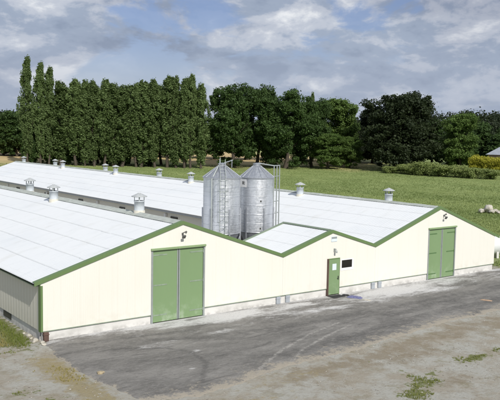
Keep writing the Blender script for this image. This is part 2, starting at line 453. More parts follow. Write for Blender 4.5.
EDGE_X = [-2, 0, 1.2, 2.3, 4.3, 6.7, 10.7, 14.2, 18.3, 23.7, 36, 52]
EDGE_Y = [-9.7, -9.8, -10.0, -10.3, -10.1, -9.6, -9.4, -9.1, -8.6, -8.4, -8.0, -7.6]


def yard_edge(x): return np.interp(x, EDGE_X, EDGE_Y) + 0.7 * (fbm(x, x * 0 + 3.3, 0.5, 4) - 0.5) + 0.25 * (vnoise(x, x * 0 + 8, 2.7) - 0.5)


def blobs(x, y, lst):
    r = np.zeros(np.shape(x))
    for (bx, by, sx, sy, a) in lst: r = np.maximum(r, a * np.exp(-(((x - bx) / sx) ** 2 + ((y - by) / sy) ** 2)))
    return r


GRASS_BLOBS = [(-3.2, 3.8, 3.0, 4.2, 1.0), (-1.0, 3.8, 1.1, 4.2, 1.25), (-1.0, 1.0, 0.8, 1.3, 1.15), (-2.2, 0.8, 1.3, 1.1, 0.9), (10.7, -14.2, 1.0, 0.55, 0.85), (9.4, -14.8, 0.9, 0.6, 0.85), (12.0, -13.5, 0.6, 0.35, 0.65), (10.9, -13.2, 0.4, 0.9, 0.55),
               (15.5, -13.2, 1.3, 0.45, 0.8), (17.6, -13.0, 0.8, 0.4, 0.7), (-3.0, -6.2, 0.9, 0.4, 0.6), (8.4, -15.6, 0.9, 0.5, 0.5), (20, -13.5, 1.5, 0.4, 0.5), (-2.4, -7.4, 1.0, 0.4, 0.45), (39, 3, 3, 5, 0.7)]
gx = axis_pts(-12, 46, 0.3, 3200); gy = axis_pts(-30, 10, 0.3, 3200)
GX, GY = np.meshgrid(gx, gy, indexing='ij')
GZ = terrain(GX, GY) + 0.05 * (fbm(GX, GY, 0.5) - 0.5) * sstep(0.3, 1.5, np.maximum(np.maximum(-0.6 - GX, GX - 41), yard_edge(GX) - GY)) - 0.03
near = sstep(60, 40, np.hypot(GX - 15, GY + 8))
soil = np.maximum(np.exp(-((GY - yard_edge(GX) + 1.1) / 1.2) ** 2) * sstep(3.0, 7.0, GX) * 0.85, blobs(GX, GY, [(13, -11.2, 4, 1.2, 0.8), (12.2, -14.6, 1.6, 0.8, 0.75), (38, -1, 4, 3, 0.6), (21, -10.4, 6, 1.2, 0.7)])) * near
dry = np.maximum(np.exp(-((GX + 0.95) / 0.75) ** 2) * sstep(-1.2, -3.0, GY), blobs(GX, GY, [(-3.4, 3.2, 2.0, 3.2, 0.95), (3.0, -12.2, 2.5, 0.9, 0.7), (-2.2, -4.6, 0.9, 0.5, 0.4), (7, -10.6, 3, 0.7, 0.5)])) * near
grass = blobs(GX, GY, GRASS_BLOBS)
fd = (GX - 37.5) + 0.0 * GY
tree_line = (GX - 54) * 0.56 + (GY - 151) * 0.83                        # beyond the poplar row the wheat begins
field = np.maximum(sstep(-0.5, 4, GX - 37.2 + 2.5 * (vnoise(GX, GY, 0.3) - 0.5)) * sstep(-9, -3, GY + 0.0 * GX), sstep(8, 20, GY) * sstep(-8, -14, GX))
field = np.maximum(field, sstep(88, 92, GY))
field = np.maximum(field, sstep(70, 110, np.hypot(GX - 15, GY + 8)))
w0 = 2 + 11 * sstep(58, 92, GX)
wheat = sstep(0, 3, tree_line - w0) * sstep(165, 140, GX - 0.3 * (GY - 140)) * sstep(200, 180, tree_line)
ground = np_mesh('ground', np.stack([GX, GY, GZ], -1).reshape(-1, 3), grid_faces(len(gx), len(gy)), M['ground'], None,
                 dict(soil=soil, dry=dry, grass=grass, field=field, wheat=wheat), True)
tag(ground, kind='structure')

# the asphalt yard in front of the gables, ragged along its outer edges
nu, nv = 560, 130
u = np.linspace(0, 1, nu) ** 1.15; v = np.linspace(0, 1, nv)
U, Vv = np.meshgrid(u, v, indexing='ij')
AX = 0.0 + U * 50
for _ in range(2):
    AYt = (1 - Vv) * yard_edge(AX) + Vv * (0.055 + 0 * AX)
    xl = np.interp(AYt, [-11, -7, -4.5, -1.8, -0.4, 0.06], [0.5, -0.25, -0.3, -0.25, 0.0, 0.28]) + 0.5 * (fbm(AYt, AYt * 0, 0.8) - 0.5)
    AX = xl + U * (50 - xl)
AY = (1 - Vv) * yard_edge(AX) + Vv * 0.055
edge = np.exp(-((AY - yard_edge(AX)) / 0.95)) * 1.05
edge = np.maximum(edge, np.exp(-((AX - xl) / 0.35)) * 0.7)
edge = np.maximum(edge, sstep(37.5, 43, AX) * 0.8)
dust = np.exp(-(np.abs(AY) / 0.85)) * (0.6 + 0.5 * vnoise(AX, AX * 0, 0.35))
dust = np.maximum(dust, blobs(AX, AY, [(10.5, -0.8, 3.6, 1.1, 1.15), (14.5, -0.9, 4.0, 0.8, 0.8), (7.0, -0.7, 2.0, 0.9, 0.95), (23.5, -1.2, 4.8, 1.6, 1.2), (26, -2.4, 3.0, 0.7, 0.8), (16, -2.6, 4, 0.5, 0.7), (19.6, -2.2, 2.0, 0.9, 0.72), (28.5, -0.8, 3.5, 1.2, 0.85), (14, -2.3, 3.5, 1.1, 0.55), (33, -1.6, 4, 1.3, 0.5), (4.4, -3.4, 1.6, 0.5, 0.5), (3.8, -7.4, 0.22, 0.13, 0.8), (5.4, -5.3, 0.3, 0.2, 0.7), (8.2, -3.2, 1.2, 0.4, 0.6)]))
tr = np.zeros_like(AX)
for pts, w, a in [([(5.4, -9.8), (6.24, -8.95), (8.72, -7.42), (11.66, -6.06), (14.63, -5.15)], 0.17, 0.85),
                  ([(5.3, -11.2), (7.42, -9.41), (9.5, -7.94), (12.09, -6.78), (14.64, -5.9)], 0.17, 0.85),
                  ([(1.94, -7.9), (7.86, -6.85), (15.09, -6.3), (25.77, -5.5), (40, -5)], 0.3, 0.45),
                  ([(12, -3.5), (18, -3.4), (26, -3.1), (40, -2.9)], 0.28, 0.6), ([(1.0, -2.6), (5, -2.4), (9, -2.9)], 0.25, 0.5)]:
    tr = np.maximum(tr, a * np.exp(-(polydist(AX, AY, pts) / w) ** 2))
dk = np.zeros_like(AX)
for pts, w, a in [([(2.2, -3.0), (4.4, -4.17), (4.99, -5.32), (4.78, -6.97), (3.21, -9.05)], 0.22, 0.95), ([(4.43, -2.59), (6.64, -3.63), (12.4, -4.44), (21.54, -4.27), (36, -3.9)], 0.55, 0.9),
                  ([(0.4, -1.2), (3, -1.6), (7, -2.2)], 0.5, 0.8), ([(9, -6.9), (13, -5.7), (17, -5.0)], 0.28, 0.8), ([(18, -5.6), (26, -4.7), (38, -4.2)], 0.6, 0.9), ([(8, -8.2), (14, -7.4), (22, -6.6), (34, -6.0)], 0.7, 0.85), ([(0.4, -4.5), (1.6, -6.5)], 0.7, 0.7)]:
    dk = np.maximum(dk, a * np.exp(-(polydist(AX, AY, pts) / w) ** 2))
yard = np_mesh('asphalt_yard', np.stack([AX, AY, 0.006 - 0.08 * np.exp(-((AY - yard_edge(AX)) / 0.2)) - 0.08 * np.exp(-((AX - xl) / 0.10))], -1).reshape(-1, 3), grid_faces(nu, nv), M['asphalt'], None,
               dict(edge=edge, dust=dust, track=tr, dark=dk), True)
tag(yard, kind='structure')

# ------------------------------------------------------------------ barns
X_A, X_V1, X_M, X_V2, X_B, X_E = 7.84, 14.82, 18.83, 22.71, 29.29, 35.90
Z_E, Z_A, Z_M, Z_B, Z_R = 2.90, 5.27, 4.09, 5.11, 2.73
Z_P = 0.48                                                              # underside of the cladding
LEN = 87.8
MID_D = 4.85


def lerp(a, b, t): return a + (b - a) * t


def corr_roof(name, parent, x0, z0, x1, z1, y0, y1, laps, pitch=0.25, amp=0.0035):
    """corrugated sheets from the eave (x0,z0) up to the ridge (x1,z1), lapped in rows"""
    n = max(8, int((y1 - y0) / (pitch / 6))); ys = np.linspace(y0, y1, n)
    dx, dz = x1 - x0, z1 - z0; L = math.hypot(dx, dz); nx, nz = -dz / L, dx / L
    if nz < 0: nx, nz = -nx, -nz
    w = amp * np.sin(2 * np.pi * ys / pitch)
    V, F, A = [], [], []
    for k in range(laps):
        t0 = k / laps; t1 = min(1.0, (k + 1) / laps + 0.12 / L)
        b = sum(len(q) for q in V)
        stag = 0.005 * (vnoise(ys / 1.05 // 1, ys * 0 + k * 3.1, 5.0) - 0.5)
        for j, (t, up_) in enumerate(((t0, 0.018), (t0 + 0.14 / L, 0.0175), (t1, 0.014))):
            s = t + (stag if j == 0 and k else 0)
            V.append(np.stack([x0 + dx * s + nx * (w + up_), ys, z0 + dz * s + nz * (w + up_)], -1)); A.append(np.full(n, 1.0 if j == 0 and k else 0.0))
        # a lower lip gives the sheet its edge
        sb = t0 + (stag if k else 0); V.append(np.stack([x0 + dx * sb + nx * (w + 0.0145), ys, z0 + dz * sb + nz * (w + 0.0145)], -1)); A.append(np.full(n, 1.0 if k else 0.0))
        i = np.arange(n - 1)
        for a, c in ((3, 0), (0, 1), (1, 2)):
            F.append(np.stack([b + a * n + i, b + a * n + i + 1, b + c * n + i + 1, b + c * n + i], -1))
    return np_mesh(name, np.concatenate(V), np.concatenate(F), M['roof'], parent, dict(lap=np.concatenate(A)), True)


def gable_wall(parent, profile, openings, y0=0.0, y1=0.09):
    """one sheet-clad gable between z=Z_P and the roof profile, with real openings"""
    mb = MB(); xs = sorted(set([p[0] for p in profile] + [o[0] for o in openings] + [o[1] for o in openings]))
    px, pz = [p[0] for p in profile], [p[1] for p in profile]
    for a, b in zip(xs[:-1], xs[1:]):
        za, zb = float(np.interp(a, px, pz)), float(np.interp(b, px, pz)); lo = Z_P
        for (oa, ob, oz0, oz1) in openings:
            if oa <= a + 1e-6 and ob >= b - 1e-6:
                if oz0 > Z_P: mb.prism([(a, lo), (b, lo), (b, oz0), (a, oz0)], 'y', y0, y1)
                lo = oz1
        mb.prism([(a, lo), (b, lo), (b, zb), (a, za)], 'y', y0, y1)
    return mb.build('gable_wall', M['clad'], parent)


def verge(parent, pts, y_out=-0.055, name='verge_trim', h=0.19, mat='trim', y_in=0.22):
    """folded flashing along the top of a gable: a face board with a flange lapping the roof"""
    mb = MB()
    for (xa, za), (xb, zb) in zip(pts[:-1], pts[1:]):
        mb.prism([(xa, za - h + 0.07), (xb, zb - h + 0.07), (xb, zb + 0.07), (xa, za + 0.07)], 'y', y_out, -0.004)
        mb.prism([(xa, za + 0.058), (xb, zb + 0.058), (xb, zb + 0.073), (xa, za + 0.073)], 'y', y_out + 0.002, y_in)
    return mb.build(name, M[mat], parent)


def ridge_cap(parent, x, z, sl, sr_, y0, y1, w=0.42):
    mb = MB(); n = int((y1 - y0) / 1.1)
    ys = np.linspace(y0, y1, n + 1)
    for k in range(n):
        a, b = ys[k], ys[k + 1] + (0.08 if k < n - 1 else 0); e = 0.010 * (k % 2)
        P = [(x - w, z - w * sl + 0.055 + e), (x - 0.05, z + 0.062 + e), (x, z + 0.085 + e), (x + 0.05, z + 0.062 + e), (x + w, z - w * sr_ + 0.055 + e)]
        mb.prism(P + [(q[0], q[1] - 0.012) for q in P[::-1]], 'y', a, b)
    return mb.build('ridge_cap', M['cap'], parent)


def side_wall(parent, x, z1, y0, y1, face):
    """ribbed wall along the length of a barn"""
    p = 0.40; ys, ds = [], []
    n = int((y1 - y0) / p)
    for k in range(n):
        for q, d in ((0.0, 0.0), (0.62, 0.0), (0.76, 0.007), (0.86, 0.007)): ys.append(y0 + (k + q) * p); ds.append(d)
    ys.append(y1); ds.append(0.0)
    ys = np.array(ys); xs = x + face * np.array(ds)
    V = np.concatenate([np.stack([xs, ys, np.full_like(ys, z)], -1) for z in (Z_P, z1)] + [np.stack([np.full_like(ys, x - face * 0.05), ys, np.full_like(ys, Z_P)], -1)])
    m = len(ys); i = np.arange(m - 1)
    F = np.concatenate([np.stack([i, i + 1, m + i + 1, m + i], -1), np.stack([2 * m + i, 2 * m + i + 1, i + 1, i], -1)])
    return np_mesh('side_wall', V, F, M['clad'], parent)


def double_door(parent, x0, x1, z1, strap_mat, dz):
    xm = (x0 + x1) / 2
    for a in (x0 - 0.10, x1): fr = MB(); fr.box(a, a + 0.10, -0.035, 0.11, 0.01, z1); fr.build('door_post', M['steel'], parent)
    rl = MB(); rl.box(x0 - 0.12, x1 + 0.12, -0.11, 0.0, z1 - 0.02, z1 + 0.09); rl.build('door_rail', M['rail'], parent, 0.01)
    for (a, b, s) in ((x0 + 0.012, xm - 0.018, 1), (xm + 0.018, x1 - 0.012, -1)):
        lf = MB(); lf.box(a, b, 0.015, 0.065, 0.05, z1 - 0.03); leaf = lf.build('door_leaf', M['door'], parent, 0.006)
        for zz in dz:
            st = MB(); e = a if s > 0 else b
            st.box(min(e, e + s * 0.85), max(e, e + s * 0.85), 0.004, 0.017, zz - 0.035, zz + 0.035)
            st.tube([(e, -0.005, zz - 0.09), (e, -0.005, zz + 0.09)], 0.022); st.build('hinge_strap', M[strap_mat], leaf)
        st = MB(); c = b if s > 0 else a
        st.box(min(c, c - s * 0.07), max(c, c - s * 0.07), 0.004, 0.018, 0.06, z1 - 0.05); st.build('meeting_strip', M['steel'], leaf)
    dk = MB(); dk.box(x0 + 0.01, x1 - 0.01, 0.10, 0.14, 0.03, z1 - 0.01); dk.build('door_backing', M['dark'], parent)


def floodlight(parent, x, z):
    mb = MB()
    mb.box(x - 0.035, x + 0.035, -0.09, 0.0, z + 0.03, z + 0.14); mb.tube([(x, -0.08, z + 0.10), (x - 0.04, -0.22, z + 0.02)], 0.022)
    rot = Matrix.Translation((x - 0.05, -0.27, z - 0.04)) @ Matrix.Rotation(math.radians(35), 4, 'X')
    mb.box(-0.085, 0.085, -0.04, 0.04, -0.09, 0.09, rot)
    mb.lathe([(0.0, -0.07), (0.04, -0.05), (0.045, 0.0), (0.0, 0.05)], 12, (x + 0.22, -0.06, z + 0.20)); mb.tube([(x, -0.03, z + 0.13), (x + 0.22, -0.04, z + 0.21)], 0.018)
    return mb.build('floodlight', M['lamp'], parent)


VENT = {}


def roof_vent(parent, x, y, z_top, z_base):
    """chimney vent: collar, cylinder, four posts and a shallow conical cap"""
    if 'p' not in VENT:
        t = MB(); R_, H_ = 0.30, 1.0
        t.lathe([(R_ + 0.012, -0.75), (R_ + 0.012, 0.0), (R_, 0.01), (R_, H_ - 0.42), (R_ + 0.02, H_ - 0.42), (R_ + 0.02, H_ - 0.36), (R_ - 0.03, H_ - 0.36), (R_ - 0.03, H_ - 0.75)], 28)
        o = t.build('roof_vent', M['vent'], parent)
        c = MB(); c.lathe([(R_ + 0.03, -0.75), (R_ + 0.035, 0.06), (R_ + 0.005, 0.075)], 28); c.build('collar', M['collar'], o)
        k = MB(); k.lathe([(0.0, H_ - 0.10), (0.45, H_ - 0.13), (0.47, H_ - 0.10), (0.41, H_ - 0.07), (0.20, H_ + 0.03), (0.11, H_ + 0.06), (0.10, H_ + 0.09), (0.0, H_ + 0.10)], 28)
        k.build('cap', M['ventcap'], o)
        for q in range(4):
            p = MB(); a = math.pi / 4 + q * math.pi / 2; p.box(-0.02, 0.02, -0.035, 0.035, H_ - 0.40, H_ - 0.08, Matrix.Translation(((R_ - 0.02) * math.cos(a), (R_ - 0.02) * math.sin(a), 0)) @ Matrix.Rotation(a, 4, 'Z')); p.build('cap_post', M['steel'], o)
        VENT['p'] = o
    else:
        o = copy_tree(VENT['p'], parent)
    o.location = (x, y, z_top - 1.10); o.rotation_euler.z = rnd.uniform(-0.5, 0.5)
    return o


def plinth(parent, segs, y0=0.05, y1=0.3):
    for a, b in segs: mb = MB(); mb.box(a, b, y0, y1, -0.3, Z_P - 0.004); mb.build('plinth', M['conc'], parent)


OV = 0.32                                                              # eave overhang
sl_a = (Z_A - Z_E) / X_A; sl_a2 = (Z_A - Z_E) / (X_V1 - X_A)
DOOR1 = (6.02, 9.16, 3.90); DOOR2 = (28.13, 30.98, 3.62)

# --- the near barn
near_barn = thing('poultry_barn', (0, 0, 0), 'cream barn with grey-strapped tall green doors and a corner beside the grass bank', 'barn', 'cream barns round the yard')
gable_wall(near_barn, [(0, Z_E), (X_A, Z_A), (X_V1 - 0.003, Z_E)], [(DOOR1[0] - 0.10, DOOR1[1] + 0.10, 0.0, DOOR1[2])])
side_wall(near_barn, 0.0, Z_E + 0.02, 0.09, LEN, -1)
rw = MB(); rw.box(X_V1 - 0.06, X_V1 - 0.004, MID_D + 0.1, LEN, Z_P, Z_E); rw.build('rear_side_wall', M['clad'], near_barn)
bw = MB(); bw.prism([(0, Z_P), (X_V1 - 0.06, Z_P), (X_V1 - 0.06, Z_E), (X_A, Z_A), (0, Z_E)], 'y', LEN, LEN + 0.09); bw.build('far_gable_wall', M['clad'], near_barn)
plinth(near_barn, [(0.10, DOOR1[0] - 0.1), (DOOR1[1] + 0.1, X_V1 - 0.003)])
sp = MB(); sp.box(0.06, 0.3, 0.31, LEN, -0.3, Z_P - 0.004); sp.build('side_plinth', M['conc'], near_barn)
for k in range(18): lv = MB(); lv.box(0.035, 0.075, 4.3 + k * 4.6, 5.5 + k * 4.6, 0.12, 0.42); lv.build('plinth_vent', M['dark'], near_barn)
corr_roof('roof', near_barn, -OV, Z_E - OV * sl_a, X_A, Z_A, 0.02, LEN + 0.1, 6)
corr_roof('far_roof', near_barn, X_V1, Z_E, X_A, Z_A, 0.02, LEN + 0.1, 5)
ridge_cap(near_barn, X_A, Z_A, sl_a, sl_a2, 0.24, LEN + 0.1)
verge(near_barn, [(-OV, Z_E - OV * sl_a), (X_A, Z_A), (X_V1, Z_E)])
ct = MB(); ct.box(-0.05, 0.09, -0.045, -0.003, Z_P - 0.02, Z_E - 0.22); ct.box(-0.055, -0.03, -0.045, 0.16, Z_P - 0.02, Z_E - 0.1); ct.build('corner_trim', M['trim'], near_barn)
for a, b in ((0.09, DOOR1[0] - 0.1), (DOOR1[1] + 0.1, X_V1 - 0.003)): fp = MB(); fp.box(a, b, -0.02, 0.046, Z_P - 0.035, Z_P - 0.003); fp.build('drip_flashing', M['strap_grey'], near_barn)
dp = MB(); dp.box(0.10, 0.34, -0.16, 0.045, 0.0, Z_P - 0.04); dp.box(0.08, 0.36, -0.18, 0.045, 0.30, 0.36); dp.build('downspout', M['rust'], near_barn, 0.02)
double_door(near_barn, DOOR1[0], DOOR1[1], DOOR1[2], 'strap_grey', (0.42, 2.02, 3.62))
floodlight(near_barn, 7.80, 4.56)
sf = MB(); sf.box(-OV + 0.02, -0.03, 0.05, LEN, Z_E - OV * sl_a - 0.13, Z_E - OV * sl_a - 0.10); 
sf.build('eave_soffit', M['trim_grey'], near_barn)
gap_back = MB(); gap_back.prism([(0.1, 0), (X_V1 - 0.15, 0), (X_V1 - 0.15, Z_E - 0.15), (X_A, Z_A - 0.2), (0.1, Z_E - 0.15)], 'y', 0.25, 0.30); gap_back.build('interior_shade_sheet', M['dark'], near_barn)  # dark sheet added behind the gable, its colour stands for interior shade
for (vx, vy, zt) in [(X_A + 0.32, 23.6, 6.32), (X_A - 0.60, 16.4, 6.28), (X_A + 0.12, 5.1, 6.47), (X_A - 0.62, 36.2, 6.06), (X_A + 0.36, 40.8, 6.37), (X_A - 0.62, 54.2, 6.06), (X_A + 0.36, 58.8, 6.37), (X_A + 0.36, 76, 6.37)]:
    roof_vent(near_barn, vx, vy, zt, 5.2)

# --- the far barn
far_barn = thing('poultry_barn', (X_V2, 0, 0), 'cream barn with dark-strapped green doors at the far end of the yard', 'barn', 'cream barns round the yard')
far_barn.location = (0, 0, 0)
gable_wall(far_barn, [(X_V2 + 0.003, Z_E), (X_B, Z_B), (X_E, Z_R)], [(DOOR2[0] - 0.10, DOOR2[1] + 0.10, 0.0, DOOR2[2])])
side_wall(far_barn, X_V2 + 0.06, Z_E, MID_D + 0.1, LEN, -1)
rw = MB(); rw.box(X_E - 0.06, X_E, 0.09, LEN, Z_P, Z_R); rw.build('rear_side_wall', M['clad'], far_barn)
bw = MB(); bw.prism([(X_V2 + 0.06, Z_P), (X_E, Z_P), (X_E, Z_R), (X_B, Z_B), (X_V2 + 0.06, Z_E)], 'y', LEN, LEN + 0.09); bw.build('far_gable_wall', M['clad'], far_barn)
plinth(far_barn, [(X_V2 + 0.003, DOOR2[0] - 0.1), (DOOR2[1] + 0.1, X_E - 0.12)])
sp = MB(); sp.box(X_V2 + 0.12, X_V2 + 0.3, MID_D + 0.1, LEN, -0.3, Z_P - 0.004); sp.build('side_plinth', M['conc'], far_barn); sp = MB(); sp.box(X_E - 0.3, X_E - 0.12, 0.31, LEN, -0.3, Z_P - 0.004); sp.build('side_plinth', M['conc'], far_barn)
slb = (Z_B - Z_E) / (X_B - X_V2); slr = (Z_B - Z_R) / (X_E - X_B)
corr_roof('roof', far_barn, X_V2 - 0.30, Z_E - 0.30 * slb, X_B, Z_B, 0.02, LEN + 0.1, 5)
corr_roof('far_roof', far_barn, X_E + 0.55, Z_R - 0.55 * slr, X_B, Z_B, 0.02, LEN + 0.1, 5)
ridge_cap(far_barn, X_B, Z_B, slb, slr, 0.24, LEN + 0.1, 0.30)
verge(far_barn, [(X_V2, Z_E), (X_B, Z_B), (X_E + 0.55, Z_R - 0.55 * slr)])
for a, b in ((X_V2 + 0.003, DOOR2[0] - 0.1), (DOOR2[1] + 0.1, X_E)): fp = MB(); fp.box(a, b, -0.02, 0.046, Z_P - 0.035, Z_P - 0.003); fp.build('drip_flashing', M['strap_grey'], far_barn)
double_door(far_barn, DOOR2[0], DOOR2[1], DOOR2[2], 'strap', (0.40, 1.88, 3.25))
floodlight(far_barn, 29.62, 4.42)
gut = MB(); gut.prism([(X_V2 - 0.40, 2.62), (X_V2 - 0.28, 2.62), (X_V2 - 0.25, 2.76), (X_V2 - 0.27, 2.76), (X_V2 - 0.29, 2.64), (X_V2 - 0.39, 2.64), (X_V2 - 0.41, 2.76), (X_V2 - 0.43, 2.76)], 'y', MID_D + 0.2, LEN); gut.build('gutter', M['pipe'], far_barn)
for k in range(7): fan = MB(); fan.box(X_V2 - 0.02, X_V2 + 0.06, 14.5 + k * 10.6, 15.7 + k * 10.6, 1.15, 2.25); fan.build('side_hatch', M['dark'], far_barn)
for k in range(4):
    lm = MB(); lm.box(X_V2 - 0.18, X_V2 + 0.03, 27.0 + k * 15, 27.3 + k * 15, 2.1, 2.45); lm.build('wall_lamp', M['white'], far_barn, 0.03)
for (vx, vy, zt) in [(X_B + 0.35, 85.0, 6.06), (X_B + 0.35, 71.7, 6.06), (X_B - 0.55, 66.6, 6.08), (X_B + 0.35, 54.7, 6.06), (X_B - 0.55, 49.9, 6.08), (X_B + 0.35, 40.6, 6.08), (X_B - 0.55, 32.3, 6.08), (X_B - 0.60, 14.6, 6.05), (X_B + 0.31, 5.24, 6.15), (X_B + 0.35, 22.5, 6.08)]:
    roof_vent(far_barn, vx, vy, zt, 5.0)

# --- the low link building between the barns
link = thing('link_building', (0, 0, 0), 'low cream building with narrow green door and small window between the barns', 'shed')
gable_wall(link, [(X_V1 + 0.003, Z_E), (X_M, Z_M), (X_V2 - 0.003, Z_E)], [(18.46, 19.40, 0.0, 2.32), (19.66, 20.58, 1.66, 2.16)])
bw = MB(); bw.prism([(X_V1 + 0.003, 0), (X_V2 - 0.003, 0), (X_V2 - 0.003, Z_E), (X_M, Z_M), (X_V1 + 0.003, Z_E)], 'y', MID_D - 0.08, MID_D); bw.build('rear_wall', M['clad'], link)
plinth(link, [(X_V1 + 0.003, 18.46), (19.40, X_V2 - 0.003)])
corr_roof('roof', link, X_V1 + 0.02, Z_E + 0.005, X_M, Z_M, 0.02, MID_D, 3)
corr_roof('far_roof', link, X_V2 - 0.02, Z_E + 0.005, X_M, Z_M, 0.02, MID_D, 3)
verge(link, [(X_V1, Z_E), (X_M, Z_M), (X_V2, Z_E)])
bk = MB()
for (xa, za), (xb, zb) in (((X_V1 + 0.05, Z_E), (X_M, Z_M)), ((X_M, Z_M), (X_V2 - 0.05, Z_E))):
    bk.prism([(xa, za - 0.1), (xb, zb - 0.1), (xb, zb + 0.075), (xa, za + 0.075)], 'y', MID_D - 0.16, MID_D + 0.04)
bk.build('rear_verge_trim', M['trim_grey'], link)
mc = MB(); P = [(X_M - 0.16, Z_M + 0.02), (X_M, Z_M + 0.085), (X_M + 0.16, Z_M + 0.02)]
mc.prism(P + [(q[0], q[1] - 0.012) for q in P[::-1]], 'y', 0.23, MID_D - 0.17); mc.build('ridge_cap', M['trim_grey'], link)
for a, b in ((X_V1 + 0.003, 18.40), (19.46, X_V2 - 0.003)): fp = MB(); fp.box(a, b, -0.02, 0.046, Z_P - 0.035, Z_P - 0.003); fp.build('drip_flashing', M['strap_grey'], link)
fr = MB(); fr.box(18.40, 18.46, -0.13, 0.1, 0.02, 2.36); fr.build('door_jamb', M['rust'], link)
fr = MB(); fr.box(19.40, 19.46, -0.06, 0.1, 0.02, 2.36); fr.box(18.46, 19.40, -0.06, 0.1, 2.30, 2.36); fr.build('door_frame', M['trim'], link)
lf = MB(); lf.box(18.465, 19.395, -0.085, -0.04, 0.08, 2.295); leaf = lf.build('door', M['door'], link, 0.006)
pn = MB(); pn.box(18.78, 19.12, -0.095, -0.084, 1.62, 2.02); pn.build('door_pane', M['pale'], leaf)  # pane coloured pale to paint in the sky it reflects
hd = MB(); hd.box(19.27, 19.33, -0.11, -0.084, 0.98, 1.22); hd.tube([(19.30, -0.10, 1.10), (19.30, -0.15, 1.10), (19.18, -0.15, 1.09)], 0.014); hd.build('door_handle', M['dark'], leaf)
wf = MB(); wf.box(19.57, 20.70, -0.016, -0.003, 1.50, 1.66); wf.box(19.57, 20.70, -0.016, -0.003, 2.16, 2.21); wf.box(19.57, 19.66, -0.016, -0.003, 1.66, 2.16); wf.box(20.58, 20.70, -0.016, -0.003, 1.66, 2.16)
win = wf.build('window', M['white'], link, 0.004)
gp = MB(); gp.box(19.66, 20.58, 0.02, 0.05, 1.66, 2.16); gp.build('window_pane', M['glass'], win)
wlp = MB(); wlp.box(18.93, 19.03, -0.06, 0.0, 2.78, 2.98); wlp.tube([(18.98, -0.05, 2.92), (19.0, -0.16, 2.96), (18.99, -0.20, 2.88)], 0.02); wlp.lathe([(0.07, -0.12), (0.065, 0.0), (0.02, 0.06)], 14, (18.99, -0.20, 2.84)); wlp.build('wall_lamp', M['steel'], link)
sg = MB(); sg.box(18.70, 19.18, -0.03, -0.003, 3.42, 3.74); sign = sg.build('sign_plate', M['pale'], link)
sg = MB(); sg.box(18.72, 19.16, -0.036, -0.031, 3.60, 3.72); sg.build('sign_band', M['steel'], sign)
for x in (14.36, 15.08, 22.42, 23.05):
    dp = MB(); dp.box(x, x + 0.30, -0.06, 0.046, 0.012, Z_P - 0.04); dp.box(x - 0.02, x + 0.32, -0.075, 0.046, 0.30, 0.345)
    dp.build('drain_pipe', M['pipe'], link if 14.9 < x < 22.7 else (near_barn if x < 14.9 else far_barn), 0.015)

